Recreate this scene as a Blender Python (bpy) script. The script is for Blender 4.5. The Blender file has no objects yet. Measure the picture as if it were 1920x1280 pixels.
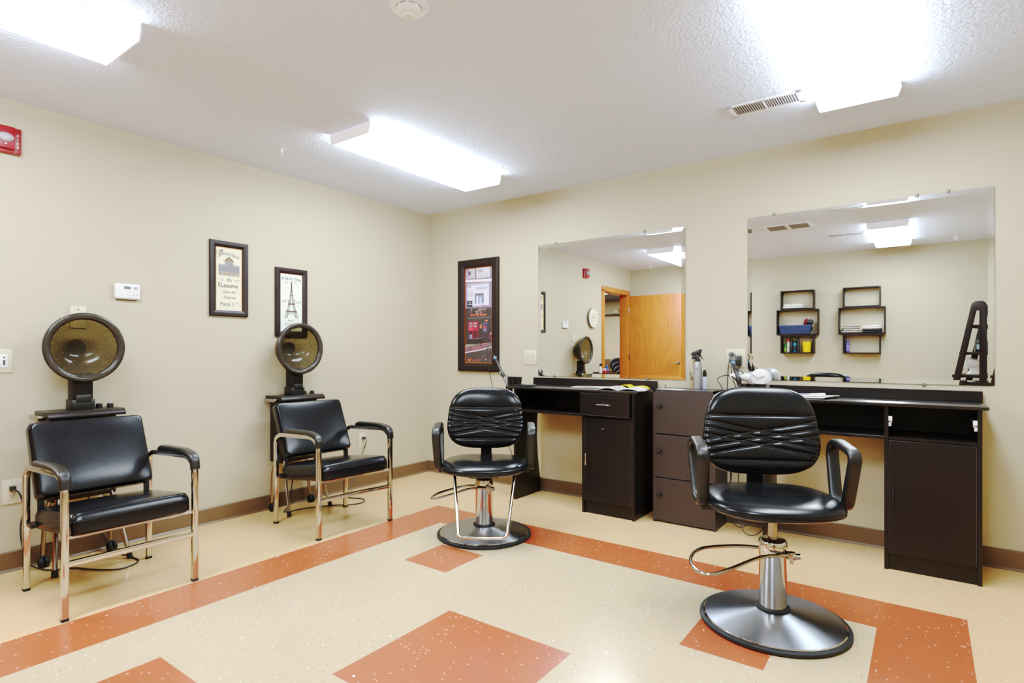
import bpy, bmesh, math, random
from math import sin, cos, pi, radians, sqrt
from mathutils import Vector, Matrix
random.seed(7)
SC = bpy.context.scene
COL = SC.collection
V = Vector
H = 2.434            # ceiling height
RX = 4.86            # right wall
FY = -4.61           # wall behind the camera
T = 0.3048           # floor tile
TA, TB = 0.9224, 0.8419
# tone curve of the processed photograph (scene value -> displayed linear value)
CURVE = [(0, 0), (.008, .008), (.02, .024), (.035, .06), (.05, .115), (.07, .19), (.1, .275), (.15, .37), (.2, .435), (.3, .53), (.45, .645), (.6, .745), (.8, .865), (1, .97)]

# ------------------------------------------------------------------ materials
def lin(c):
    def f(v):
        v = v / 255.0
        d = v / 12.92 if v <= 0.04045 else ((v + 0.055) / 1.055) ** 2.4
        for (x0, y0), (x1, y1) in zip(CURVE, CURVE[1:]):
            if d <= y1: return x0 + (x1 - x0) * (d - y0) / (y1 - y0)
        return d
    return (f(c[0]), f(c[1]), f(c[2]), 1.0)

_mats = {}
def mat(name, rgb=(200, 200, 200), rough=0.5, metal=0.0, bump=None, coat=0.0, emit=None, spec=0.5, chips=None, vary=None, aniso=None):
    if name in _mats:
        return _mats[name]
    m = bpy.data.materials.new(name); m.use_nodes = True
    nt = m.node_tree; b = nt.nodes['Principled BSDF']
    b.inputs['Base Color'].default_value = lin(rgb)
    b.inputs['Roughness'].default_value = rough
    b.inputs['Metallic'].default_value = metal
    b.inputs['Specular IOR Level'].default_value = spec
    if coat:
        b.inputs['Coat Weight'].default_value = coat
        b.inputs['Coat Roughness'].default_value = 0.08
    if emit:
        b.inputs['Emission Color'].default_value = lin(rgb)
        b.inputs['Emission Strength'].default_value = emit
    tc = nt.nodes.new('ShaderNodeTexCoord')
    # every material carries a faint procedural variation
    v = vary or (6.0, 0.06)
    n = nt.nodes.new('ShaderNodeTexNoise'); n.inputs['Scale'].default_value = v[0]; n.inputs['Detail'].default_value = 3
    nt.links.new(tc.outputs['Object'], n.inputs['Vector'])
    mr = nt.nodes.new('ShaderNodeMapRange')
    mr.inputs['To Min'].default_value = 1 - v[1]; mr.inputs['To Max'].default_value = 1 + v[1]
    nt.links.new(n.outputs['Fac'], mr.inputs['Value'])
    mx = nt.nodes.new('ShaderNodeMix'); mx.data_type = 'RGBA'; mx.blend_type = 'MULTIPLY'; mx.inputs['Factor'].default_value = 1
    mx.inputs['A'].default_value = lin(rgb)
    nt.links.new(mr.outputs['Result'], mx.inputs['B'])
    out = mx.outputs['Result']
    if chips:
        vo = nt.nodes.new('ShaderNodeTexVoronoi'); vo.inputs['Scale'].default_value = chips[0]
        nt.links.new(tc.outputs['Object'], vo.inputs['Vector'])
        lt = nt.nodes.new('ShaderNodeMath'); lt.operation = 'LESS_THAN'; lt.inputs[1].default_value = chips[1]
        nt.links.new(vo.outputs['Distance'], lt.inputs[0])
        sp = nt.nodes.new('ShaderNodeSeparateColor'); nt.links.new(vo.outputs['Color'], sp.inputs['Color'])
        gt = nt.nodes.new('ShaderNodeMath'); gt.operation = 'GREATER_THAN'; gt.inputs[1].default_value = chips[2]
        nt.links.new(sp.outputs['Red'], gt.inputs[0])
        mu = nt.nodes.new('ShaderNodeMath'); mu.operation = 'MULTIPLY'
        nt.links.new(lt.outputs[0], mu.inputs[0]); nt.links.new(gt.outputs[0], mu.inputs[1])
        m2 = nt.nodes.new('ShaderNodeMix'); m2.data_type = 'RGBA'
        nt.links.new(mu.outputs[0], m2.inputs['Factor']); nt.links.new(out, m2.inputs['A'])
        m2.inputs['B'].default_value = lin(chips[3])
        out = m2.outputs['Result']
    nt.links.new(out, b.inputs['Base Color'])
    if bump:
        bn = nt.nodes.new('ShaderNodeTexNoise'); bn.inputs['Scale'].default_value = bump[0]; bn.inputs['Detail'].default_value = 4
        nt.links.new(tc.outputs['Object'], bn.inputs['Vector'])
        bu = nt.nodes.new('ShaderNodeBump'); bu.inputs['Strength'].default_value = bump[1]; bu.inputs['Distance'].default_value = bump[2]
        nt.links.new(bn.outputs['Fac'], bu.inputs['Height']); nt.links.new(bu.outputs['Normal'], b.inputs['Normal'])
    if aniso:
        b.inputs['Anisotropic'].default_value = aniso
        b.inputs['Anisotropic Rotation'].default_value = .25
        tg = nt.nodes.new('ShaderNodeTangent'); tg.direction_type = 'RADIAL'; tg.axis = 'Z'
        nt.links.new(tg.outputs['Tangent'], b.inputs['Tangent'])
    _mats[name] = m
    return m

def floor_mat(name, rgb, fleck_dark, fleck_light, amount):
    m = bpy.data.materials.new(name); m.use_nodes = True
    nt = m.node_tree; b = nt.nodes['Principled BSDF']; L = nt.links.new
    tc = nt.nodes.new('ShaderNodeTexCoord')
    n = nt.nodes.new('ShaderNodeTexNoise'); n.inputs['Scale'].default_value = 1.7; n.inputs['Detail'].default_value = 5
    L(tc.outputs['Object'], n.inputs['Vector'])
    mr = nt.nodes.new('ShaderNodeMapRange'); mr.inputs['To Min'].default_value = .93; mr.inputs['To Max'].default_value = 1.06
    L(n.outputs['Fac'], mr.inputs['Value'])
    mx = nt.nodes.new('ShaderNodeMix'); mx.data_type = 'RGBA'; mx.blend_type = 'MULTIPLY'; mx.inputs['Factor'].default_value = 1
    mx.inputs['A'].default_value = lin(rgb); L(mr.outputs['Result'], mx.inputs['B'])
    out = mx.outputs['Result']
    wn = nt.nodes.new('ShaderNodeTexNoise'); wn.inputs['Scale'].default_value = 14
    L(tc.outputs['Object'], wn.inputs['Vector'])
    for k, (col, sc, th, lo) in enumerate(((fleck_dark, (52, 120, 1), .17, 1 - amount), (fleck_light, (100, 52, 1), .2, 1 - amount * 1.2))):
        mp = nt.nodes.new('ShaderNodeMapping'); mp.inputs['Scale'].default_value = sc
        mp.inputs['Rotation'].default_value = (0, 0, .5 + k * 1.1); mp.inputs['Location'].default_value = (k * 3.3, k * 1.7, 0)
        ad = nt.nodes.new('ShaderNodeVectorMath'); ad.operation = 'MULTIPLY_ADD'
        L(wn.outputs['Color'], ad.inputs[0]); ad.inputs[1].default_value = (.06, .06, 0); L(tc.outputs['Object'], ad.inputs[2])
        L(ad.outputs[0], mp.inputs['Vector'])
        vo = nt.nodes.new('ShaderNodeTexVoronoi'); vo.inputs['Scale'].default_value = 1.0; vo.voronoi_dimensions = '2D'
        L(mp.outputs['Vector'], vo.inputs['Vector'])
        lt = nt.nodes.new('ShaderNodeMath'); lt.operation = 'LESS_THAN'; lt.inputs[1].default_value = th
        L(vo.outputs['Distance'], lt.inputs[0])
        sp = nt.nodes.new('ShaderNodeSeparateColor'); L(vo.outputs['Color'], sp.inputs['Color'])
        gt = nt.nodes.new('ShaderNodeMath'); gt.operation = 'GREATER_THAN'; gt.inputs[1].default_value = lo
        L(sp.outputs['Red'], gt.inputs[0])
        mu = nt.nodes.new('ShaderNodeMath'); mu.operation = 'MULTIPLY'; L(lt.outputs[0], mu.inputs[0]); L(gt.outputs[0], mu.inputs[1])
        ml = nt.nodes.new('ShaderNodeMath'); ml.operation = 'MULTIPLY'; ml.inputs[1].default_value = .75; L(mu.outputs[0], ml.inputs[0])
        m2 = nt.nodes.new('ShaderNodeMix'); m2.data_type = 'RGBA'
        L(ml.outputs[0], m2.inputs['Factor']); L(out, m2.inputs['A']); m2.inputs['B'].default_value = lin(col)
        out = m2.outputs['Result']
    L(out, b.inputs['Base Color'])
    b.inputs['Roughness'].default_value = .22
    b.inputs['Specular IOR Level'].default_value = .35
    b.inputs['Coat Weight'].default_value = .14; b.inputs['Coat Roughness'].default_value = .08
    bn = nt.nodes.new('ShaderNodeTexNoise'); bn.inputs['Scale'].default_value = 9; bn.inputs['Detail'].default_value = 2
    L(tc.outputs['Object'], bn.inputs['Vector'])
    bu = nt.nodes.new('ShaderNodeBump'); bu.inputs['Strength'].default_value = .12; bu.inputs['Distance'].default_value = .004
    L(bn.outputs['Fac'], bu.inputs['Height']); L(bu.outputs['Normal'], b.inputs['Normal']); L(bu.outputs['Normal'], b.inputs['Coat Normal'])
    return m

def oak_mat(name, rgb, dark):
    m = bpy.data.materials.new(name); m.use_nodes = True
    nt = m.node_tree; b = nt.nodes['Principled BSDF']; L = nt.links.new
    tc = nt.nodes.new('ShaderNodeTexCoord')
    mp = nt.nodes.new('ShaderNodeMapping'); mp.inputs['Scale'].default_value = (5.5, 5.5, .34); L(tc.outputs['Object'], mp.inputs['Vector'])
    w = nt.nodes.new('ShaderNodeTexNoise'); w.inputs['Scale'].default_value = 1.3; w.inputs['Detail'].default_value = 2; w.inputs['Distortion'].default_value = .6
    L(mp.outputs['Vector'], w.inputs['Vector'])
    s = nt.nodes.new('ShaderNodeMath'); s.operation = 'MULTIPLY'; s.inputs[1].default_value = 80; L(w.outputs['Fac'], s.inputs[0])
    sn = nt.nodes.new('ShaderNodeMath'); sn.operation = 'SINE'; L(s.outputs[0], sn.inputs[0])
    mr = nt.nodes.new('ShaderNodeMapRange'); mr.inputs['From Min'].default_value = -1; mr.inputs['To Max'].default_value = .55; L(sn.outputs[0], mr.inputs['Value'])
    mx = nt.nodes.new('ShaderNodeMix'); mx.data_type = 'RGBA'; L(mr.outputs['Result'], mx.inputs['Factor'])
    mx.inputs['A'].default_value = lin(rgb); mx.inputs['B'].default_value = lin(dark)
    L(mx.outputs['Result'], b.inputs['Base Color']); b.inputs['Roughness'].default_value = .35
    return m

def smoky_mat(name, rgb, trans, fac):
    m = bpy.data.materials.new(name); m.use_nodes = True
    nt = m.node_tree; b = nt.nodes['Principled BSDF']; L = nt.links.new
    tc = nt.nodes.new('ShaderNodeTexCoord'); n = nt.nodes.new('ShaderNodeTexNoise'); n.inputs['Scale'].default_value = 5
    L(tc.outputs['Object'], n.inputs['Vector'])
    mx = nt.nodes.new('ShaderNodeMix'); mx.data_type = 'RGBA'; L(n.outputs['Fac'], mx.inputs['Factor'])
    c = lin(rgb); mx.inputs['A'].default_value = c; mx.inputs['B'].default_value = tuple(v * .75 for v in c[:3]) + (1,)
    L(mx.outputs['Result'], b.inputs['Base Color'])
    b.inputs['Roughness'].default_value = .12
    t = nt.nodes.new('ShaderNodeBsdfTransparent'); t.inputs['Color'].default_value = lin(trans)
    ms = nt.nodes.new('ShaderNodeMixShader'); ms.inputs['Fac'].default_value = fac
    L(b.outputs['BSDF'], ms.inputs[1]); L(t.outputs['BSDF'], ms.inputs[2])
    L(ms.outputs['Shader'], nt.nodes['Material Output'].inputs['Surface'])
    return m

M_wall = mat('wall_paint', (212, 204, 187), .55, bump=(260, .08, .002), vary=(1.2, .02))
M_ceil = mat('ceiling_texture', (232, 238, 254), .9, bump=(75, .55, .012), vary=(1.0, .01))
M_base = mat('brown_vinyl_base', (156, 132, 94), .42, vary=(2, .08))
M_cream = floor_mat('cream_tile', (221, 207, 184), (140, 122, 100), (250, 247, 240), .05)
M_creamo = floor_mat('cream_tile_border', (233, 209, 176), (140, 112, 84), (250, 244, 230), .035)
M_orange = floor_mat('terracotta_tile', (204, 124, 68), (214, 160, 124), (250, 232, 214), .035)
M_black = mat('black_laminate', (34, 27, 24), .32, spec=.35, vary=(3, .18), chips=(22, .045, .86, (190, 185, 180)))
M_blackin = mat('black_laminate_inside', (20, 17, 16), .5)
M_locker = mat('charcoal_laminate', (62, 52, 50), .38, vary=(3, .1), chips=(15, .04, .88, (210, 200, 195)))
M_vinyl = mat('black_vinyl', (22, 22, 25), .24, bump=(160, .05, .002), vary=(8, .25), spec=.32)
M_stitch = mat('grey_stitching', (92, 92, 98), .6)
M_plastic = mat('black_plastic', (30, 28, 27), .38, vary=(5, .12))
M_brownplastic = mat('dark_brown_plastic', (38, 29, 25), .38, spec=.3)
M_rubber = mat('black_rubber', (28, 28, 30), .6)
M_chrome = mat('chrome', (225, 220, 215), .09, 1.0, vary=(9, .06))
M_dullchrome = mat('dull_chrome_tube', (196, 190, 184), .2, 1.0, vary=(9, .1))
M_steel = mat('brushed_steel', (196, 200, 208), .32, 1.0, vary=(10, .12), aniso=.8, bump=(300, .04, .001))
M_white = mat('white_plastic', (240, 239, 240), .4)
M_ivory = mat('ivory_plastic', (226, 219, 204), .4)
M_slot = mat('dark_slot', (60, 55, 50), .6)
M_mirror = mat('mirror_silver', (240, 241, 240), .0, 1.0, vary=(2, .005))
M_red = mat('alarm_red', (190, 20, 30), .35)
M_redside = mat('alarm_red_face', (176, 14, 14), .4)
M_glassy = mat('strobe_lens', (214, 212, 220), .12, .5, bump=(120, .8, .01))
M_lamp = mat('lit_diffuser', (238, 246, 255), .4, emit=25.0)
M_lampwhite = mat('fixture_white_metal', (240, 240, 243), .5)
M_endcap = mat('glowing_end_cap', (240, 240, 244), .5, emit=.32)  # caps get a faint glow of their own so they look lit
M_oak = oak_mat('golden_oak', (222, 168, 76), (200, 138, 52))
M_oakframe = oak_mat('golden_oak_trim', (216, 160, 62), (190, 126, 40))
M_hood = smoky_mat('smoky_brown_shell', (112, 102, 84), (222, 217, 206), .68)
M_lip = smoky_mat('smoky_brown_lip', (100, 88, 76), (170, 156, 136), .3)
M_inner = smoky_mat('smoky_clear_bowl', (136, 126, 102), (226, 221, 208), .62)
M_dot = mat('vent_hole_glint', (200, 186, 150), .5)
M_frame = mat('dark_walnut_frame', (42, 30, 27), .42, vary=(12, .2), spec=.25)
M_gold = mat('gold_fillet', (200, 140, 40), .35, .4)
M_paper = mat('aged_paper', (236, 231, 214), .6, vary=(7, .05))
M_paperw = mat('white_paper', (240, 238, 234), .6)
M_ink = mat('black_ink', (58, 54, 50), .7)
M_inkl = mat('grey_ink', (150, 148, 146), .7)
M_inkb = mat('brown_ink', (150, 120, 84), .7)
M_alu = mat('aluminium_bottle', (205, 208, 212), .28, .9)
def flat(name, rgb, r=.55): return mat(name, rgb, r)
M_hallwall = mat('hall_paint', (196, 186, 166), .6, vary=(1, .03))
M_hallfloor = mat('hall_carpet', (110, 96, 82), .9, bump=(200, .4, .004))
M_cord = mat('grey_cord', (52, 50, 46), .5)
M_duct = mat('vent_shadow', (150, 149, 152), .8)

# ------------------------------------------------------------------ mesh builder
class MB:
    def __init__(s, m=None):
        s.bm = bmesh.new(); s.mats = []; s.mi = 0; s.X = Matrix.Identity(4)
        if m: s.use(m)
    def use(s, m):
        if m not in s.mats: s.mats.append(m)
        s.mi = s.mats.index(m); return s
    def at(s, X=None): s.X = X if X is not None else Matrix.Identity(4); return s
    def merge(s, tmp, smooth=True):
        mp = {}
        for v in tmp.verts: mp[v] = s.bm.verts.new(s.X @ v.co)
        for f in tmp.faces:
            try:
                nf = s.bm.faces.new([mp[v] for v in f.verts]); nf.material_index = s.mi; nf.smooth = smooth
            except ValueError: pass
        tmp.free(); return s
    def box(s, x0, x1, y0, y1, z0, z1, bev=0.0, seg=2):
        t = bmesh.new()
        bmesh.ops.create_cube(t, size=1)
        for v in t.verts:
            v.co = V(((x0 + x1) / 2 + v.co.x * (x1 - x0), (y0 + y1) / 2 + v.co.y * (y1 - y0), (z0 + z1) / 2 + v.co.z * (z1 - z0)))
        if bev: bmesh.ops.bevel(t, geom=list(t.edges), offset=bev, segments=seg, profile=.5, affect='EDGES', clamp_overlap=True)
        return s.merge(t)
    def poly(s, pts):
        t = bmesh.new(); t.faces.new([t.verts.new(V(p)) for p in pts]); return s.merge(t)
    def prism(s, pts, d, bev=0.0):
        """pts: planar loop of 3D points, d: extrusion vector"""
        t = bmesh.new(); f = t.faces.new([t.verts.new(V(p)) for p in pts])
        r = bmesh.ops.extrude_face_region(t, geom=[f])
        for e in r['geom']:
            if isinstance(e, bmesh.types.BMVert): e.co += V(d)
        bmesh.ops.recalc_face_normals(t, faces=list(t.faces))
        if bev: bmesh.ops.bevel(t, geom=list(t.edges), offset=bev, segments=2, profile=.5, affect='EDGES', clamp_overlap=True)
        return s.merge(t)
    def tube(s, pts, r, n=10, closed=False, sec=None, up=None):
        """sweep a circle (r may be a list) or a section [(a,b)] along pts"""
        P = [V(p) for p in pts]; N = len(P); t = bmesh.new(); rings = []
        tang = []
        for i in range(N):
            a = P[i - 1] if (i > 0 or closed) else P[i]
            b = P[(i + 1) % N] if (i < N - 1 or closed) else P[i]
            tang.append((b - a).normalized())
        ref = V(up) if up else (V((0, 0, 1)) if abs(tang[0].z) < .9 else V((1, 0, 0)))
        nrm = (ref - tang[0] * ref.dot(tang[0])).normalized()
        for i in range(N):
            if up:
                q = V(up); nrm = (q - tang[i] * q.dot(tang[i])).normalized()
            else:
                nrm = (nrm - tang[i] * nrm.dot(tang[i])).normalized()
            bi = tang[i].cross(nrm)
            k = r[i] if isinstance(r, (list, tuple)) else r
            if sec: ring = [t.verts.new(P[i] + nrm * (a * k) + bi * (b * k)) for a, b in sec]
            else: ring = [t.verts.new(P[i] + nrm * (cos(2 * pi * j / n) * k) + bi * (sin(2 * pi * j / n) * k)) for j in range(n)]
            rings.append(ring)
        m = len(rings[0])
        for i in range(N if closed else N - 1):
            A, B = rings[i], rings[(i + 1) % N]
            for j in range(m): t.faces.new([A[j], A[(j + 1) % m], B[(j + 1) % m], B[j]])
        if not closed:
            t.faces.new(rings[0][::-1]); t.faces.new(rings[-1])
        bmesh.ops.recalc_face_normals(t, faces=list(t.faces))
        return s.merge(t)
    def lathe(s, prof, n=36, M=None, cap=True):
        """prof [(r,z)] about local Z, then M"""
        t = bmesh.new(); rings = []; M = M or Matrix.Identity(4)
        for r, z in prof:
            if r < 1e-6: rings.append([t.verts.new(M @ V((0, 0, z)))])
            else: rings.append([t.verts.new(M @ V((r * cos(2 * pi * j / n), r * sin(2 * pi * j / n), z))) for j in range(n)])
        for A, B in zip(rings, rings[1:]):
            if len(A) == 1 and len(B) == 1: continue
            for j in range(n):
                k = (j + 1) % n
                if len(A) == 1: t.faces.new([A[0], B[j], B[k]])
                elif len(B) == 1: t.faces.new([A[j], A[k], B[0]])
                else: t.faces.new([A[j], A[k], B[k], B[j]])
        if cap:
            if len(rings[0]) > 1: t.faces.new(rings[0][::-1])
            if len(rings[-1]) > 1: t.faces.new(rings[-1])
        bmesh.ops.recalc_face_normals(t, faces=list(t.faces))
        return s.merge(t)
    def grid(s, f, nu, nv, wrap=False):
        t = bmesh.new()
        g = [[t.verts.new(V(f(i / nu, j / nv))) for j in range(nv + 1)] for i in range(nu + 1)]
        for i in range(nu):
            for j in range(nv): t.faces.new([g[i][j], g[i + 1][j], g[i + 1][j + 1], g[i][j + 1]])
        return s.merge(t)
    def sphere(s, c, r, sc=(1, 1, 1), n=16):
        t = bmesh.new(); bmesh.ops.create_uvsphere(t, u_segments=n, v_segments=max(6, n // 2), radius=r)
        for v in t.verts: v.co = V((v.co.x * sc[0], v.co.y * sc[1], v.co.z * sc[2])) + V(c)
        return s.merge(t)
    def text(s, body, size, M, shear=0.0, align='CENTER', offset=0.0, extrude=.0004):
        c = bpy.data.curves.new('t', 'FONT'); c.body = body; c.size = size; c.shear = shear; c.align_x = align
        c.offset = offset; c.extrude = extrude; c.resolution_u = 2
        o = bpy.data.objects.new('t', c); COL.objects.link(o)
        bpy.context.view_layer.update()
        me = bpy.data.meshes.new_from_object(o.evaluated_get(bpy.context.evaluated_depsgraph_get()))
        t = bmesh.new(); t.from_mesh(me); bpy.data.objects.remove(o); bpy.data.curves.remove(c); bpy.data.meshes.remove(me)
        for v in t.verts: v.co = M @ v.co
        return s.merge(t)
    def mesh(s, name, ang=35, weld=True):
        if weld: bmesh.ops.remove_doubles(s.bm, verts=list(s.bm.verts), dist=1e-6)
        me = bpy.data.meshes.new(name); s.bm.to_mesh(me); s.bm.free()
        for m in s.mats: me.materials.append(m)
        me.set_sharp_from_angle(angle=radians(ang))
        return me

def cyl_M(p, d):
    """matrix with local Z along d at p"""
    d = V(d).normalized(); return Matrix.Translation(V(p)) @ d.to_track_quat('Z', 'Y').to_matrix().to_4x4()

def fillet(pts, r, n=5):
    P = [V(p) for p in pts]; out = [P[0]]
    for i in range(1, len(P) - 1):
        a, b, c = P[i - 1], P[i], P[i + 1]
        u, w = (a - b), (c - b); rr = min(r, u.length * .49, w.length * .49)
        p, q = b + u.normalized() * rr, b + w.normalized() * rr
        for k in range(n + 1):
            t = k / n; out.append(p * (1 - t) ** 2 + b * 2 * t * (1 - t) + q * t * t)
    out.append(P[-1]); return out

def fillet_closed(pts, r, n=5):
    P = [V(p) for p in pts]; out = []; N = len(P)
    for i in range(N):
        a, b, c = P[i - 1], P[i], P[(i + 1) % N]
        u, w = (a - b), (c - b); rr = min(r, u.length * .49, w.length * .49)
        p, q = b + u.normalized() * rr, b + w.normalized() * rr
        for k in range(n + 1):
            t = k / n; out.append(p * (1 - t) ** 2 + b * 2 * t * (1 - t) + q * t * t)
    return out

def smooth(pts, k=6):
    P = [V(p) for p in pts]; out = []
    Q = [P[0] * 2 - P[1]] + P + [P[-1] * 2 - P[-2]]
    for i in range(1, len(Q) - 2):
        a, b, c, d = Q[i - 1], Q[i], Q[i + 1], Q[i + 2]
        for j in range(k):
            t = j / k
            out.append(.5 * ((2 * b) + (c - a) * t + (2 * a - 5 * b + 4 * c - d) * t * t + (3 * b - a - 3 * c + d) * t ** 3))
    out.append(P[-1]); return out

def rrect(w, h, r, n=4):
    o = []
    for cx, cy, a0 in ((w / 2 - r, h / 2 - r, 0), (-w / 2 + r, h / 2 - r, 90), (-w / 2 + r, -h / 2 + r, 180), (w / 2 - r, -h / 2 + r, 270)):
        for k in range(n + 1):
            a = radians(a0 + 90 * k / n); o.append((cx + r * cos(a), cy + r * sin(a)))
    return o

def thing(name, label, cat, loc=(0, 0, 0), rz=0.0, group=None):
    o = bpy.data.objects.new(name, None); COL.objects.link(o)
    o.empty_display_size = .05
    o.location = loc; o.rotation_euler = (0, 0, rz); o['label'] = label; o['category'] = cat
    if group: o['group'] = group
    return o
def part(name, mb, parent, label=None, ang=35, weld=True, loc=None):
    o = bpy.data.objects.new(name, mb.mesh(name, ang, weld)); COL.objects.link(o); o.parent = parent
    if loc: o.location = loc
    if label: o['label'] = label
    return o
def solo(name, mb, label, cat, loc=(0, 0, 0), rz=0.0, group=None, ang=35):
    o = bpy.data.objects.new(name, mb.mesh(name, ang)); COL.objects.link(o); o.location = loc; o.rotation_euler = (0, 0, rz)
    o['label'] = label; o['category'] = cat
    if group: o['group'] = group
    return o
def struct(name, mb, label, cat):
    o = bpy.data.objects.new(name, mb.mesh(name)); COL.objects.link(o)
    o['kind'] = 'structure'; o['label'] = label; o['category'] = cat; return o

# ------------------------------------------------------------------ room shell
fl = MB(); [fl.use(m) for m in (M_cream, M_creamo, M_orange)]
def cuts(lo, hi, start):
    k0 = math.floor((lo - start) / T) - 1; r = []
    for k in range(k0, k0 + 40):
        a, b = max(lo, start + k * T), min(hi, start + (k + 1) * T)
        if b - a > 1e-4: r.append((k, a, b))
    return r
for i, xa, xb in cuts(0, RX, TA):
    for j, ya, yb in cuts(0, -FY, TB):
        inside = 0 <= i <= 9 and 0 <= j <= 9
        org = inside and (i in (0, 9) or j in (0, 9) or (i in (2, 7) and j in (2, 7)) or (i in (4, 5) and j in (4, 5)))
        fl.use(M_orange if org else M_cream if inside else M_creamo)
        fl.poly([(xa, -yb, 0), (xb, -yb, 0), (xb, -ya, 0), (xa, -ya, 0)])
struct('floor', fl, 'cream vinyl tile floor with terracotta border band and squares', 'floor')
struct('ceiling', MB(M_ceil).box(-.12, RX + .12, FY - .12, .12, H, H + .08), 'white textured ceiling above the salon', 'ceiling')
struct('wall_back', MB(M_wall).box(-.12, RX + .12, 0, .12, 0, H), 'beige wall carrying the two large mirrors', 'wall')
struct('wall_right', MB(M_wall).box(RX, RX + .12, FY - .12, .12, 0, H), 'beige side wall right of the camera', 'wall')
struct('wall_front', MB(M_wall).box(-.12, RX + .12, FY - .12, FY, 0, H), 'beige wall behind the camera with box shelves', 'wall')
DY0, DY1, DZ = -4.50, -3.645, 2.045      # door opening in the left wall
wl = MB(M_wall)
wl.box(-.12, 0, DY1, 0, 0, H); wl.box(-.12, 0, FY - .12, DY0, 0, H); wl.box(-.12, 0, DY0, DY1, DZ, H)
struct('wall_left', wl, 'beige wall behind the two hooded dryer chairs', 'wall')
def base(name, pts_fn, label):
    mb = MB(M_base); pts_fn(mb); struct(name, mb, label, 'baseboard')
BH, BT = .102, .012
def bprof(mb, axis, a, b):
    pr = [(0, 0), (.02, 0), (.02, .003), (BT, .012), (BT, BH - .004), (BT - .004, BH), (0, BH)]
    if axis == 'back': mb.prism([(a, -p, z) for p, z in pr], (b - a, 0, 0))
    if axis == 'front': mb.prism([(a, FY + p, z) for p, z in pr], (b - a, 0, 0))
    if axis == 'left': mb.prism([(p, a, z) for p, z in pr], (0, b - a, 0))
    if axis == 'right': mb.prism([(RX - p, a, z) for p, z in pr], (0, b - a, 0))
base('baseboard_back', lambda m: bprof(m, 'back', 0, RX), 'brown vinyl cove base along the mirror wall')
base('baseboard_left', lambda m: bprof(m, 'left', DY1 + .07, 0), 'brown vinyl cove base along the dryer wall')
base('baseboard_right', lambda m: bprof(m, 'right', FY, 0), 'brown vinyl cove base along the right wall')
base('baseboard_front', lambda m: bprof(m, 'front', 0, RX), 'brown vinyl cove base behind the camera')

# door in the left wall, leaf swung open against the front wall
d1 = thing('door_1', 'golden oak door standing open in its frame', 'door', (0, (DY0 + DY1) / 2, 0)); d1['kind'] = 'structure'
oy = (DY0 + DY1) / 2
fr = MB(M_oakframe)
for ya, yb in ((DY1 - .02 - oy, DY1 + .055 - oy), (DY0 - .055 - oy, DY0 + .02 - oy)):
    fr.box(-.135, .016, ya, yb, 0, DZ - .0, .003)
fr.box(-.135, .016, DY0 - .055 - oy, DY1 + .055 - oy, DZ - .02, DZ + .055, .003)
part('door_frame', fr, d1)
leaf = part('door_leaf', MB(M_oak).box(.02, .885, DY0 - .043 - oy, DY0 - .003 - oy, .008, DZ - .03, .002), d1)
hd = MB(M_chrome); hd.lathe([(.026, 0), (.026, .006), (.01, .008), (.01, .05)], 16, cyl_M((.82, DY0 - .003 - oy, .965), (0, 1, 0)))
hd.tube(fillet([(.82, DY0 + .047 - oy, .965), (.80, DY0 + .05 - oy, .966), (.71, DY0 + .047 - oy, .958)], .02), .009, 8)
part('door_handle', hd, leaf)
for z in (.35, 1.05, 1.78):
    hb = MB(M_dullchrome); hb.lathe([(.008, -.05), (.008, .05)], 10, Matrix.Translation((.022, DY0 + .006 - oy, z)))
    hb.box(.016, .0205, DY0 - .028 - oy, DY0 + .004 - oy, z - .05, z + .05)
    part('hinge', hb, d1)

# hallway seen through the open door (only through the mirror)
HX, HY, HZ = -3.2, -7.6, 2.28
struct('floor', MB(M_hallfloor).box(HX, -.0, HY, -2.6, -.06, -.002), 'hall carpet beyond the open door', 'floor')
struct('ceiling', MB(mat('hall_ceiling', (176, 178, 190), .9)).box(HX, -.12, HY, -2.6, HZ, HZ + .06), 'pale hall ceiling beyond the open door', 'ceiling')
struct('wall_hall_far', MB(M_hallwall).box(HX - .1, .0, HY - .1, HY, 0, HZ + .06), 'hall end wall seen through the door', 'wall')
struct('wall_hall_side', MB(M_hallwall).box(HX - .1, HX, HY, -2.5, 0, HZ + .06), 'hall side wall opposite the door', 'wall')
struct('wall_hall_near', MB(M_hallwall).box(HX, -.12, -2.6, -2.5, 0, HZ + .06), 'hall partition beside the salon wall', 'wall')
struct('wall_hall_inner', MB(M_hallwall).box(-.12, 0.0, HY, FY - .12, 0, HZ + .06), 'hall wall continuing past the salon', 'wall')

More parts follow.
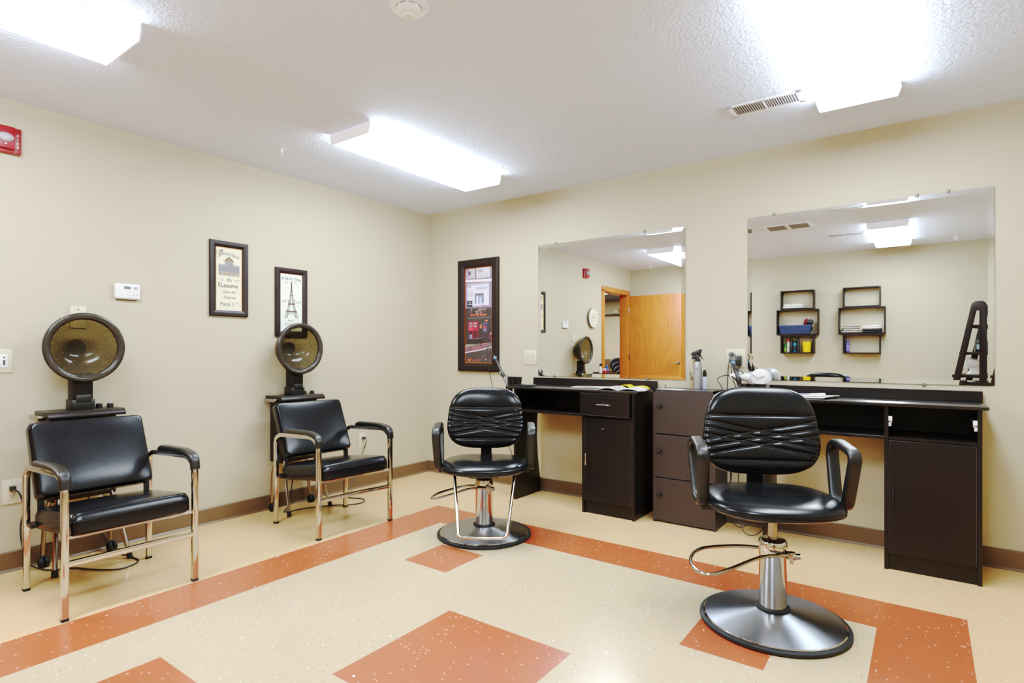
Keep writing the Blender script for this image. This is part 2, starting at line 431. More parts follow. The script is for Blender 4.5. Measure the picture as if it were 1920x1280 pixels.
# ------------------------------------------------------------------ ceiling fittings
def light(x0, x1, y0, y1, label):
    cx, cy = (x0 + x1) / 2, (y0 + y1) / 2; w, l = (x1 - x0) / 2, (y1 - y0) / 2
    t = thing('ceiling_light', label, 'ceiling light', (cx, cy, H), 0, 'fluorescent wraparound ceiling lights')
    p = MB(M_lampwhite); p.box(-w * .93, w * .93, -l, l, -.012, -.0005); part('pan', p, t)
    d = MB(M_lamp)
    sec = [(-w, -.012), (w, -.012), (w, -.030), (w - .014, -.066), (-w + .014, -.066), (-w, -.030)]
    d.prism([(a, -l + .006, z) for a, z in sec], (0, 2 * l - .012, 0)); part('diffuser', d, t)
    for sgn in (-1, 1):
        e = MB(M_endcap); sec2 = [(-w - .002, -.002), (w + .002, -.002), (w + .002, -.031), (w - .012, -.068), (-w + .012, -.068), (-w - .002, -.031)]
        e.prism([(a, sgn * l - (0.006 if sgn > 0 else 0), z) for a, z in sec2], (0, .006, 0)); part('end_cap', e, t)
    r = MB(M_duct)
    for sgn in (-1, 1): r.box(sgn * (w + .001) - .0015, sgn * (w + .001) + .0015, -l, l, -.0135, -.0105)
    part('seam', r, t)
light(.945, 1.297, -1.80, -.575, 'lit fluorescent fixture nearest the corner of the two walls')
light(.955, 1.312, -4.18, -2.955, 'lit fluorescent fixture at the upper left, above the left dryer chair')
light(3.375, 3.732, -1.81, -.598, 'big lit fluorescent fixture above the right styling chair')
light(3.345, 3.70, -4.12, -2.88, 'lit fluorescent fixture seen only in the right mirror')

def register(x0, x1, y0, y1, label):
    t = thing('ceiling_vent', label, 'vent', ((x0 + x1) / 2, (y0 + y1) / 2, H), 0, 'white ceiling air registers')
    w, d = (x1 - x0) / 2, (y1 - y0) / 2
    f = MB(M_lampwhite)
    f.box(-w, w, -d, -d + .018, -.008, -.0005, .002); f.box(-w, w, d - .018, d, -.008, -.0005, .002)
    f.box(-w, -w + .03, -d, d, -.008, -.0005, .002); f.box(w - .03, w, -d, d, -.008, -.0005, .002); f.box(-.006, .006, -d, d, -.008, -.0005)
    part('frame', f, t)
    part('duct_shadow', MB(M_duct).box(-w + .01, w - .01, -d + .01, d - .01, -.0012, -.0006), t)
    s = MB(M_lampwhite); n = int((2 * w - .06) / .0115)
    for k in range(n):
        x = -w + .034 + k * .0115
        if abs(x) < .01: continue
        s.prism([(x, -d + .016, -.0015), (x + .002, -d + .016, -.0015), (x + .008 * (1 if x < 0 else .4), -d + .016, -.0085), (x + .006 * (1 if x < 0 else .3), -d + .016, -.0085)], (0, 2 * d - .032, 0))
    part('louvers', s, t)
register(2.965, 3.33, -.795, -.645, 'white louvered ceiling register beside the big light')
register(2.925, 3.295, -3.43, -3.30, 'white ceiling register reflected in the right mirror')
gr = thing('ceiling_grille', 'wide double ceiling exhaust grille reflected at top of right mirror', 'vent', (2.68, -2.535, H))
g = MB(M_lampwhite); g.box(-.22, .22, -.14, .14, -.012, -.0005, .004); part('frame', g, gr)
for sx in (-1, 1):
    q = MB(mat('grille_grey', (176, 175, 180), .6))
    for k in range(14): q.box(sx * .105 - .085, sx * .105 + .085, -.105 + k * .015, -.105 + k * .015 + .010, -.017, -.012)
    part('louvers', q, gr)

sd = thing('smoke_detector', 'round white smoke detector at the top edge of the ceiling', 'smoke detector', (2.268, -2.425, H))
part('base', MB(M_lampwhite).lathe([(.062, -.0005), (.072, -.006), (.072, -.016), (.066, -.02), (0, -.02)], 36), sd)
b_ = MB(M_white); b_.lathe([(.046, -.02), (.046, -.036), (.036, -.044), (.03, -.046), (0, -.046)], 32); part('sensor_head', b_, sd)
v_ = MB(M_slot)
for k in range(8):
    a = k * pi / 4
    v_.tube([(.0465 * cos(a + u), .0465 * sin(a + u), -.023) for u in (0, .12, .24, .36, .48, .6)], .0012, 6)
part('vent_slots', v_, sd)
part('cap', MB(M_lampwhite).lathe([(.021, -.046), (.021, -.052), (.018, -.055), (0, -.055)], 24), sd)
def sprinkler(x, y, label):
    t = thing('fire_sprinkler', label, 'sprinkler', (x, y, H), 0, 'ceiling sprinkler heads')
    part('escutcheon', MB(M_lampwhite).lathe([(.030, -.0005), (.034, -.004), (.022, -.008), (0, -.008)], 24), t)
    f = MB(M_white); f.lathe([(.009, -.008), (.009, -.026), (.004, -.028), (.004, -.048), (0, -.048)], 12)
    for sx in (-1, 1): f.tube(fillet([(sx * .008, 0, -.022), (sx * .014, 0, -.034), (sx * .003, 0, -.05)], .006), .0022, 6)
    part('head', f, t)
    part('deflector', MB(M_white).lathe([(0, -.05), (.016, -.05), (.016, -.0515), (0, -.0515)], 16), t)
sprinkler(.485, -1.832, 'small white sprinkler left of the corner ceiling light')
sprinkler(4.106, -4.168, 'small sprinkler reflected at the upper right of the right mirror')
sprinkler(.487, -4.231, 'small sprinkler reflected above the door in the left mirror')

# ------------------------------------------------------------------ wall fittings
def wallM(side, p):
    """local frame: X right along the wall as seen from the room, Y up, Z out of the wall"""
    if side == 'left': R = Matrix(((0, 0, 1), (1, 0, 0), (0, 1, 0)))      # X->+y, Y->+z, Z->+x
    elif side == 'back': R = Matrix(((1, 0, 0), (0, 0, -1), (0, 1, 0)))   # X->+x, Y->+z, Z->-y
    elif side == 'front': R = Matrix(((-1, 0, 0), (0, 0, 1), (0, 1, 0)))
    return Matrix.Translation(p) @ R.to_4x4()

def outlet(side, p, gangs, label, w, h=.122):
    t = thing('wall_outlet', label, 'outlet', p); X = wallM(side, (0, 0, 0))
    m = MB(M_ivory).at(X); m.box(-w / 2, w / 2, -h / 2, h / 2, .0005, .007, .003); part('plate', m, t)
    for g_ in range(gangs):
        gx = (g_ - (gangs - 1) / 2) * .046
        r = MB(M_ivory).at(X)
        for sy in (-1, 1): r.box(gx - .016, gx + .016, sy * .02 - .0145, sy * .02 + .0145, .007, .0088, .002)
        r.use(M_slot)
        for sy in (-1, 1):
            yy = sy * .02
            r.box(gx - .0075, gx - .005, yy - .002, yy + .008, .0088, .0092); r.box(gx + .005, gx + .0075, yy - .002, yy + .007, .0088, .0092)
            r.box(gx - .0025, gx + .0025, yy - .0095, yy - .005, .0088, .0092)
        r.use(M_dullchrome); r.lathe([(.0028, 0), (.0028, .0018), (0, .0022)], 8, Matrix.Translation((gx, 0, .007)))
        part('receptacle', r, t)
    return t
outlet('left', (0, -3.057, .409), 1, 'ivory single wall outlet left of the nearest dryer chair', .080, .126)
outlet('left', (0, -.790, .39), 1, 'ivory outlet on the dryer wall framed by the second chair armrest', .074)
outlet('back', (1.176, 0, 1.085), 2, 'ivory four-socket outlet between the cafe picture and left mirror', .122)
outlet('back', (2.815, 0, 1.09), 2, 'ivory four-socket outlet with plugs beside the right mirror', .122)

t = thing('dimmer_switch', 'ivory wall dimmer switch at the left edge below the fire alarm', 'switch', (0, -3.088, 1.085)); X = wallM('left', (0, 0, 0))
part('plate', MB(M_ivory).at(X).box(-.036, .036, -.06, .06, .0005, .007, .003), t)
s_ = MB(M_white).at(X); s_.box(-.017, .017, -.034, .034, .007, .0105, .002); s_.use(M_slot); s_.box(-.004, .004, -.022, .022, .0105, .0109); part('rocker', s_, t)
part('slider', MB(M_white).at(X).box(-.0065, .0065, .004, .014, .0105, .016, .001), t)

t = thing('wall_plate', 'small ivory blank plate on the wall just above the left hood', 'wall plate', (0, -2.771, 1.325))
part('plate', MB(M_ivory).at(X).box(-.038, .038, -.062, .062, .0005, .006, .003), t)
part('screw', MB(M_slot).at(X).lathe([(.004, 0), (.004, .0015), (0, .002)], 10, Matrix.Translation((0, .043, .006))), t)

t = thing('wall_thermostat', 'white rectangular thermostat on the wall between left hood and pictures', 'thermostat', (0, -2.533, 1.487))
m = MB(M_white).at(X); m.box(-.068, .068, -.046, .046, .002, .026, .012, 4); part('housing', m, t)
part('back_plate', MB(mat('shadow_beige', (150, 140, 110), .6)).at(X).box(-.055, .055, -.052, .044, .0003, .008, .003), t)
m = MB(M_slot).at(X); m.use(mat('lcd_grey', (138, 134, 138), .3)); m.box(-.022, .012, .014, .030, .026, .0268); m.use(M_slot); m.box(-.012, -.010, .016, .028, .0268, .027); m.box(.006, .008, .016, .028, .0268, .027); part('display', m, t)
m = MB(mat('button_grey', (196, 192, 198), .4)).at(X); m.box(.028, .05, .016, .029, .026, .029, .003); part('button', m, t)
m = MB(M_inkl).at(X); m.tube([(-.008, .004, .0263), (.004, .001, .0263), (.010, -.002, .0263)], .0007, 5); part('embossed_line', m, t)
for u0 in (.022, .041): part('slide_switch', MB(M_inkl).at(X).box(u0, u0 + .009, -.0225, -.0195, .026, .0266), t)

t = thing('wall_fire_alarm', 'red fire alarm strobe cut off by the left picture edge', 'fire alarm', (0, -3.083, 2.218))
m = MB(M_red).at(X); m.prism([(-.06, -.066, .001), (.06, -.066, .001), (.06, .066, .001), (-.06, .066, .001)], (0, 0, .026), .004)
m.use(M_red); m.prism([(-.06, -.05, .026), (.032, -.05, .026), (.032, .066, .026), (-.06, .066, .026)], (0, 0, .02), .005)
m.use(M_redside); m.prism([(.030, -.066, .02), (.06, -.066, .02), (.06, .066, .02), (.030, .066, .02)], (0, 0, .009), .002); part('housing', m, t)
l_ = MB(M_glassy).at(X); l_.sphere((-.008, .006, .046), .034, (1.05, .72, .5), 20); part('strobe_lens', l_, t)
l_ = MB(M_white).at(X)
for k, ch in enumerate('FIRE'): l_.text(ch, .017, Matrix.Translation((.045, .022 - k * .0195, .0295)), extrude=.0006)
part('lettering', l_, t)
l_ = MB(M_white).at(X); l_.lathe([(.004, 0), (.004, .003), (0, .004)], 10, Matrix.Translation((-.006, -.026, .046))); l_.use(M_slot); l_.lathe([(.0035, 0), (0, .001)], 10, Matrix.Translation((-.006, -.042, .046))); part('sounder_port', l_, t)

# wall clock: on the left wall, seen in the left mirror
t = thing('wall_clock', 'round cream wall clock reflected in the left mirror', 'clock', (0, -3.285, 1.612))
part('case', MB(mat('clock_case', (150, 142, 128), .4)).at(X).lathe([(.138, .001), (.143, .02), (.143, .034), (.1385, .037), (.1365, .034)], 48, cap=False), t)
part('face', MB(mat('clock_face', (232, 228, 216), .5)).at(X).lathe([(.137, .0355), (0, .0365)], 48), t)
k_ = MB(M_inkl).at(X)
for k in range(12):
    a = pi / 2 - k * pi / 6
    k_.text(str(k or 12), .024, Matrix.Translation((.108 * cos(a), .108 * sin(a) - .008, .0372)))
k_.tube([(.06 * cos(u * pi / 24), .06 * sin(u * pi / 24), .0372) for u in range(48)], .0012, 5, closed=True)
part('numerals', k_, t)
k_ = MB(M_ink).at(X); k_.prism([(-.01, -.003, .038), (.072, .014, .038), (.0725, .018, .038), (-.01, .006, .038)], (0, 0, .001)); k_.prism([(-.003, -.01, .0395), (.004, -.01, .0395), (.012, .048, .0395), (.006, .05, .0395)], (0, 0, .001)); k_.lathe([(.007, .037), (.006, .041), (0, .0415)], 14); part('hands', k_, t)

# ------------------------------------------------------------------ mirrors
def big_mirror(x0, x1, z0, z1, label, clips):
    cx = (x0 + x1) / 2; w, h = (x1 - x0) / 2, (z1 - z0)
    t = thing('wall_mirror', label, 'mirror', (cx, 0, z0), 0, 'frameless wall mirrors'); X = wallM('back', (0, 0, 0))
    bw, th, e = .026, .0052, .00108
    part('glass', MB(M_mirror).at(X).poly([(-w + bw, bw, th), (w - bw, bw, th), (w - bw, h - bw, th), (-w + bw, h - bw, th)]), t)
    b = MB(M_mirror).at(X)
    O = [(-w, 0, th + e), (w, 0, th + e), (w, h, th + e), (-w, h, th + e)]; I = [(-w + bw, bw, th), (w - bw, bw, th), (w - bw, h - bw, th), (-w + bw, h - bw, th)]
    for k in range(4): b.poly([O[k], O[(k + 1) % 4], I[(k + 1) % 4], I[k]])
    part('glass_border', b, t, ang=.4, weld=False)
    ed = MB(mat('glass_edge', (110, 116, 96), .25)).at(X)
    for k in range(4):
        a, c = O[k], O[(k + 1) % 4]; ed.poly([a, (a[0], a[1], .0004), (c[0], c[1], .0004), c])
    ed.box(-w + .002, w - .002, .002, h - .002, .0003, .003); part('edge', ed, t)
    for (cxx, top) in clips:
        c = MB(mat('clear_clip', (150, 146, 134), .25)).at(X); zz = h if top else 0; sg = 1 if top else -1
        c.box(cxx - cx - .009, cxx - cx + .009, zz - .008 if top else zz - .012, zz + .012 if top else zz + .008, .0004, .0095, .003); part('clip', c, t)
big_mirror(1.253, 2.474, .936, 2.003, 'smaller frameless wall mirror on the left reflecting the oak door', [(1.42, True), (2.175, True), (1.41, False), (2.2, False)])
big_mirror(2.889, 4.122, .952, 2.004, 'large frameless wall mirror on the right reflecting box shelves', [(3.05, True), (3.79, True), (3.93, True), (3.82, False)])

# ------------------------------------------------------------------ framed pictures
def frame(t, X, w, h, fw, d, m):
    f = MB(m).at(X)
    def rail(a, b):   # outer/inner profile along one mitred side
        pass
    O = [(-w / 2, -h / 2), (w / 2, -h / 2), (w / 2, h / 2), (-w / 2, h / 2)]
    pr = [(0, .001), (0, d * .8), (fw * .12, d), (fw * .55, d), (fw * .75, d * .82), (fw, d * .62), (fw, .003)]
    def ins(o, k): return (o[0] - math.copysign(k, o[0]), o[1] - math.copysign(k, o[1]))
    for k in range(4):
        a, b = O[k], O[(k + 1) % 4]
        for (i0, z0), (i1, z1) in zip(pr, pr[1:]):
            f.poly([(*ins(a, i0), z0), (*ins(b, i0), z0), (*ins(b, i1), z1), (*ins(a, i1), z1)])
    part('frame', f, t, ang=25)

# palace print
def R(mb, x0, x1, y0, y1, z): mb.box(x0, x1, y0, y1, z - .0003, z)
t = thing('framed_print', 'framed Boutique du Louvre print left of the tower print', 'picture', (0, -1.923, 1.624)); X = wallM('left', (0, 0, 0))
W, HH = .262, .505
frame(t, X, W, HH, .040, .02, M_frame)
p = MB(M_paper).at(X); iw, ih = W / 2 - .040, HH / 2 - .040
R(p, -iw, iw, -ih, ih, .008)
p.use(mat('paper_edge_stain', (224, 196, 120), .6)); R(p, -iw, -iw + .006, -ih, ih, .0083); R(p, iw - .006, iw, -ih, ih, .0083); R(p, -iw, iw, ih - .006, ih, .0083)
p.use(M_gold); R(p, iw - .003, iw, -ih, ih, .0088); R(p, -iw, iw, ih - .003, ih, .0088)
p.use(M_ink)
for k, ch in enumerate('Boutique'):
    u = k - 3.2; xx = -.058 + (0, .026, .043, .061, .073, .083, .100, .117)[k]
    p.text(ch, .052 if k == 0 else .036, Matrix.Translation((xx, .162 - .0013 * (k - 2.5) ** 2 * .7 - (.004 if k == 0 else 0), .0088)) @ Matrix.Rotation(-.05 * (k - 3), 4, 'Z'), .35, 'CENTER')
p.tube(smooth([(-.078, .158, .0088), (-.083, .178, .0088), (-.068, .190, .0088), (-.05, .193, .0088), (-.04, .186, .0088)]), .0012, 5)
p.tube(smooth([(-.060, .146, .0088), (-.076, .144, .0088), (-.08, .152, .0088)]), .0012, 5)
# facade
p.use(mat('facade_grey', (196, 194, 196), .7)); R(p, -.072, .072, .022, .092, .0086); R(p, -.03, .03, .09, .125, .0086)
p.use(M_inkb); p.poly([(-.032, .120, .0090), (.032, .120, .0090), (.022, .135, .0090), (.0, .150, .0090), (-.022, .135, .0090)])
p.use(mat('gold_ink', (206, 168, 70), .6)); p.poly([(-.02, .124, .0093), (.02, .124, .0093), (0, .135, .0093)])
for k in range(5): R(p, -.063 + k * .0285, -.051 + k * .0285, .024, .044, .0091)
p.use(M_ink)
for k in range(11):
    xx = -.069 + k * .0136; R(p, xx, xx + .0022, .022, .094, .0090)
for k in range(10):
    xx = -.064 + k * .0136
    for yy in (.055, .073): R(p, xx, xx + .0045, yy, yy + .010, .0090)
for yy in (.05, .068, .093): R(p, -.073, .073, yy, yy + .002, .0091)
R(p, -.034, .034, .118, .121, .0094); R(p, -.0015, .0015, .150, .158, .009)
for k in range(5): R(p, -.022 + k * .0098, -.018 + k * .0098, .098, .112, .0091)
p.text('du', .036, Matrix.Translation((0, -.016, .0088)), 0); p.text('Louvre', .042, Matrix.Translation((0, -.058, .0088)), 0, offset=.0006)
p.use(mat('olive_ink', (120, 112, 60), .7)); R(p, -.074, -.066, -.056, -.026, .0089); p.use(M_ink); p.text('Quai des', .025, Matrix.Translation((0, -.095, .0088)), .4); p.text('Tuileries', .025, Matrix.Translation((0, -.133, .0088)), .4)
p.text('Paris 1', .036, Matrix.Translation((-.012, -.182, .0088)), 0); p.text('er', .02, Matrix.Translation((.056, -.166, .0088)), .2)
for sx in (-1, 1):
    p.tube(smooth([(sx * .075, -.006, .0088), (sx * .06, -.001, .0088), (sx * .045, -.006, .0088), (sx * .04, -.012, .0088), (sx * .05, -.014, .0088), (sx * .056, -.008, .0088)]), .0009, 5)
part('print', p, t)

# tower print
t = thing('framed_print', 'framed Fleuriste tower print partly hidden by the second hood', 'picture', (0, -1.454, 1.498))
frame(t, X, W, HH, .040, .02, M_frame)
p = MB(mat('print_white', (238, 237, 230), .6)).at(X); R(p, -iw, iw, -ih, ih, .008)
p.use(M_gold); R(p, iw - .003, iw, -ih, ih, .0088); R(p, -iw, iw, ih - .004, ih, .0088)
p.use(M_ink)
wd = (.0, .016, .026, .042, .058, .071, .083, .094, .107)
for k, ch in enumerate('Fleuriste'):
    a = (wd[k] - .053) / .075
    p.text(ch, .036, Matrix.Translation((-.066 + wd[k] * 1.24, .170 - .018 * a * a, .0088)) @ Matrix.Rotation(-.38 * a, 4, 'Z'), .0, offset=.0004)
for sx in (-1, 1):
    p.use(M_inkl); p.tube(smooth([(sx * .014, .157, .0088), (sx * .035, .148, .0088), (sx * .066, .128, .0088)]), .0009, 5)
    p.use(mat('gold_ink', (206, 168, 70), .6)); p.sphere((sx * .036, .149, .0088), .006, (1.3, .7, .1), 8)
p.use(M_inkb)
def tw(y): # half width of the tower at height y (0 base .. 1 top)
    return .060 * (1 - y) ** 2.1 * .9 + .0035
base_y, top_y = -.118, .162
def ty(f): return base_y + (top_y - base_y) * f
p.use(M_ink)
for sx in (-1, 1):
    for inner in (0, 1):
        pts = []
        for k in range(25):
            f = k / 24; w_ = tw(f); q = w_ if not inner else max(0, w_ - (.018 * (1 - f) + .001)); pts.append((sx * q, ty(f), .0089))
        p.tube(pts, .0012, 5)
for k in range(30):
    f = k / 30; f2 = (k + 1) / 30
    for sx in (-1, 1):
        w1, w2 = tw(f), tw(f2); i1, i2 = max(0, w1 - .018 * (1 - f)), max(0, w2 - .018 * (1 - f2))
        p.tube([(sx * w1, ty(f), .0089), (sx * i2, ty(f2), .0089)], .0008, 4); p.tube([(sx * i1, ty(f), .0089), (sx * w2, ty(f2), .0089)], .0008, 4)
p.use(M_inkb)
for f, hh in ((.16, .011), (.36, .010), (.6, .006)):
    R(p, -tw(f) - .004, tw(f) + .004, ty(f), ty(f) + hh, .0092)
p.use(M_ink)
for f, hh in ((.16, .011), (.36, .010)):
    R(p, -tw(f) - .004, tw(f) + .004, ty(f) + hh, ty(f) + hh + .002, .0094); R(p, -tw(f) - .004, tw(f) + .004, ty(f), ty(f) + .002, .0094)
p.tube([(.034 * cos(k * pi / 16), ty(0) + .004 + .034 * sin(k * pi / 16), .009) for k in range(17)], .0016, 5)
p.use(M_inkl); p.text('de la', .034, Matrix.Translation((-.045, .0, .0086)), .4); p.text('Tour', .036, Matrix.Translation((.044, -.004, .0086)), .4); p.text('Paris 7', .022, Matrix.Translation((0, -.142, .0088))); p.use(M_ink); p.text('Champ de Mars', .017, Matrix.Translation((0, -.165, .0088)), 0); 
part('print', p, t)

# cafe painting on the mirror wall
t = thing('framed_painting', 'tall framed painting of a red cafe front by the corner', 'picture', (.622, 0, 1.456)); X = wallM('back', (0, 0, 0))
W2, H2 = .458, .995
frame(t, X, W2, H2, .072, .034, M_frame)
iw2, ih2 = W2 / 2 - .072, H2 / 2 - .072
p = MB(M_gold).at(X)
R(p, -iw2, iw2, ih2 - .007, ih2, .014); R(p, -iw2, iw2, -ih2, -ih2 + .007, .014); R(p, -iw2, -iw2 + .007, -ih2, ih2, .014); R(p, iw2 - .007, iw2, -ih2, ih2, .014)
part('gold_fillet', p, t)
p = MB().at(X); aw, ah = 2 * (iw2 - .007), 2 * (ih2 - .007)
def A(u, v, z=.010): return (-aw / 2 + aw * u, ah / 2 - ah * v, z)
_z = [.0100]
def patch(col, *uv):
    _z[0] += .00003
    p.use(flat('paint_%d_%d_%d' % col, col, .45)); p.poly([A(u, v, _z[0]) for u, v in uv][::-1])
def rect(col, u0, u1, v0, v1, sk=0.0): patch(col, (u0, v0), (u1, v0 + sk), (u1, v1 + sk), (u0, v1))
rect((176, 160, 186), 0, 1, 0, .43); rect((66, 52, 54), 0, 1, .42, .80)
rect((214, 208, 214), .12, .36, .0, .10); rect((226, 222, 226), .42, .92, -.0, .105); rect((160, 140, 160), .36, .42, .02, .115); rect((196, 186, 200), .0, .1, .04, .11); rect((110, 60, 80), .12, .2, .025, .07)
for k in range(5): rect((150, 142, 150), .5 + k * .08, .515 + k * .08, .06, .10)
rect((190, 184, 192), .48, .66, .015, .05); rect((236, 234, 240), 0, 1, .115, .14, .012); rect((196, 110, 90), 0, 1, .138, .146, .014)
rect((232, 230, 240), .06, .9, .175, .40); rect((208, 204, 222), .06, .9, .16, .18); rect((176, 164, 192), .9, 1, .16, .42); rect((150, 128, 150), .9, .925, .19, .40)
rect((210, 208, 224), .4, .85, .20, .23); rect((220, 216, 230), .08, .3, .24, .3)
rect((150, 110, 90), .36, .70, .268, .280, .002); rect((96, 100, 122), .36, .70, .28, .375); rect((170, 180, 206), .39, .66, .288, .37); rect((226, 228, 240), .42, .50, .30, .375); rect((214, 218, 236), .54, .62, .31, .375); rect((90, 92, 116), .51, .53, .285, .375)
rect((40, 40, 62), .06, .27, .338, .408, .003); rect((214, 214, 226), .14, .20, .355, .364); rect((206, 206, 222), .09, .24, .375, .384, .002)
rect((90, 84, 84), .04, 1, .418, .43, .006); rect((52, 42, 44), .12, .84, .44, .515, .002); rect((120, 116, 120), .06, 1, .517, .523); rect((84, 70, 74), .09, .93, .523, .54)
rng = random.Random(3)
for k in range(60):
    u, v = rng.gauss(.55, .08), rng.gauss(.445, .022)
    c = rng.choice([(90, 104, 96), (150, 160, 156), (196, 120, 130), (210, 206, 200), (70, 84, 80), (120, 90, 80)]); patch(c, (u, v), (u + .04, v + .004), (u + .03, v + .014), (u - .005, v + .010))
for k in range(8):
    u, v = rng.gauss(.2, .03), rng.gauss(.435, .012); patch(rng.choice([(180, 150, 160), (120, 100, 110), (214, 206, 206)]), (u, v), (u + .03, v), (u + .025, v + .012), (u, v + .01))
    u += .56; patch(rng.choice([(180, 130, 140), (120, 100, 110)]), (u, v), (u + .03, v), (u + .025, v + .012), (u, v + .01))
rect((190, 30, 60), .12, .50, .565, .665); rect((214, 176, 176), .16, .27, .575, .625); rect((120, 90, 90), .185, .245, .582, .618); rect((206, 190, 186), .33, .43, .578, .625); rect((60, 40, 44), .35, .41, .588, .612); rect((236, 70, 90), .13, .30, .635, .655)
rect((110, 24, 40), .14, .52, .665, .755)
for k in range(5): rect((196, 40, 60), .27 + k * .055, .29 + k * .055, .655, .75); rect((40, 26, 30), .16 + k * .07, .2 + k * .07, .668, .74)
rect((196, 190, 214), .17, .26, .705, .745); rect((110, 110, 190), .185, .24, .712, .738)
rect((206, 130, 60), .56, .645, .60, .64); rect((120, 110, 140), .68, .84, .58, .68); rect((70, 60, 110), .70, .82, .59, .67); rect((190, 60, 70), .70, .8, .615, .64); rect((214, 214, 226), .72, .78, .65, .66); rect((232, 150, 80), .76, .86, .553, .566)
rect((150, 60, 80), .92, 1, .70, .755); rect((214, 200, 206), .94, 1, .69, .70); rect((60, 40, 40), .95, 1, .72, .74)
rect((150, 148, 152), .3, .66, .748, .754, -.012); rect((48, 38, 38), .1, .66, .755, .80, -.01)
patch((150, 112, 126), (0, .835), (.3, .82), (1, .785), (1, .84), (0, .90)); patch((190, 110, 124), (.15, .855), (.6, .825), (.7, .845), (.2, .88)); patch((214, 130, 96), (.62, .80), (.85, .795), (.66, .815))
rect((40, 32, 34), .60, .63, .78, .84); rect((40, 30, 32), .2, .225, .83, .885); rect((130, 126, 130), .24, .6, .812, .818, -.02)
patch((82, 66, 64), (0, .895), (1, .84), (1, 1.0), (0, 1.0)); patch((232, 226, 232), (0, .892), (.5, .868), (1, .833), (1, .843), (.5, .877), (0, .901))
for k in range(26):
    u, v = rng.uniform(.55, .95), rng.uniform(.86, .98); patch(rng.choice([(122, 100, 112), (96, 78, 80), (140, 116, 130)]), (u, v), (u + .08, v - .003), (u + .07, v + .004), (u - .01, v + .006))
patch((206, 110, 50), (.1, .965), (.26, .96), (.2, .985), (.12, .998)); patch((160, 90, 80), (.26, .975), (.6, .962), (.55, .99), (.3, .995)); patch((206, 150, 90), (.76, .965), (.8, .955), (.84, .97), (.8, .98))
p.use(flat('paint_navy', (52, 46, 66))); p.text('ONE', .030, Matrix.Translation(A(.13, .20, .0125)), 0)
p.use(flat('paint_orange', (226, 140, 70))); p.text('Hotel de Lenoir', .030, Matrix.Translation(A(.50, .505, .0125)), .25, offset=.0004)
part('painting', p, t)

# ------------------------------------------------------------------ styling stations
def pull(mb, a, b, out, r=.0042):
    a, b, o = V(a), V(b), V(out); mb.tube(fillet([a, a + o + (b - a) * .12, b + o - (b - a) * .12, b], .008), r, 8)
M_edge = mat('grey_edge', (104, 100, 106), .45)
def edge_line(parent, x0, x1, y, z0, z1):  # thin loop, paler grey than the laminate, around the front edges
    e = MB(M_edge); e.tube([(x0, y, z0), (x1, y, z0), (x1, y, z1), (x0, y, z1)], .0014, 5, closed=True); part('edge_line', e, parent, 'thin grey line along the edges')
def station(xo, label, drawer):
    t = thing('styling_station', label, 'styling station', (xo, 0, 0), 0, 'black salon styling stations')
    b = lambda *a: MB(M_black).box(*a, .0012, 1)
    tp = MB(mat('black_worktop', (32, 28, 27), .24, spec=.6, vary=(3, .18))); tp.box(0, 1.085, -.385, -.004, .850, .867, .002, 2); wt = part('worktop', tp, t); e = MB(M_edge); e.tube([(.001, -.3845, .866), (1.084, -.3845, .866)], .0016, 5); part('edge_line', e, wt, 'thin grey line along the edges')  # grey strip paints the highlight along the worktop's front edge
    part('backsplash', b(.022, 1.083, -.034, -.016, .867, .923), t)
    lg = MB(M_black); pr = [(-.372, 0), (-.022, 0), (-.022, .09), (-.036, .15), (-.062, .3), (-.075, .45), (-.07, .6), (-.055, .66), (-.03, .682), (-.008, .690), (-.008, .85), (-.372, .85)]
    lg.prism([(.069, y, z) for y, z in pr], (.018, 0, 0), .001); part('leg_panel', lg, t)
    sh = MB(M_black); sh.box(.087, .664, -.372, -.03, .676, .692, .001, 1); part('shelf', sh, t)
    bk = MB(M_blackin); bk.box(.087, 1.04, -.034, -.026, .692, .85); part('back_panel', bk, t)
    cb = MB(M_black)
    cb.box(.664, .682, -.372, -.008, 0, .85, .001, 1); cb.box(1.042, 1.060, -.372, -.008, 0, .85, .001, 1)
    cb.box(.682, 1.042, -.366, -.03, .676, .690); cb.box(.682, 1.042, -.364, -.02, .085, .100); cb.box(.682, 1.042, -.358, -.348, 0, .085); cb.box(.682, 1.042, -.03, -.022, .1, .676)
    part('carcass', cb, t)
    dr = part('door', b(.684, 1.040, -.372, -.356, .088, .672), t); edge_line(dr, .685, 1.039, -.3715, .089, .671)
    h_ = MB(M_chrome if drawer else M_plastic); pull(h_, (.704, -.372, .330), (.704, -.372, .428), (0, -.022, 0)); part('handle', h_, dr)
    if drawer:
        d = MB(M_black); d.box(.660, 1.032, -.392, -.374, .690, .845, .0012, 1); d.box(.69, 1.03, -.374, -.06, .70, .83); dd = part('drawer', d, t); edge_line(dd, .661, 1.031, -.3915, .691, .844)
        h_ = MB(M_chrome); pull(h_, (.785, -.392, .768), (.893, -.392, .768), (0, -.022, 0)); part('handle', h_, dd)
        hk = MB(M_chrome); hk.tube(fillet([(.822, -.372, .612), (.824, -.386, .606), (.832, -.392, .598), (.842, -.388, .606)], .006), .0018, 6); part('hook', hk, dr)
    else:
        for x, sg in ((.682, 1), (1.042, -1)):
            r = MB(M_lampwhite); r.box(min(x, x + sg * .010), max(x, x + sg * .010), -.345, -.05, .766, .782, .001); r.prism([(x, -.369, .775), (x, -.34, .760), (x, -.32, .786), (x, -.369, .798)], (sg * .016, 0, 0), .001); r.box(min(x, x + sg * .012), max(x, x + sg * .012), -.362, -.352, .745, .765, .001); part('drawer_slide', r, t, 'white metal drawer slide')
    return t
station(1.200, 'black styling station left of the locker cabinet with closed drawer', True)
station(2.990, 'black styling station on the right with an empty drawer opening', False)

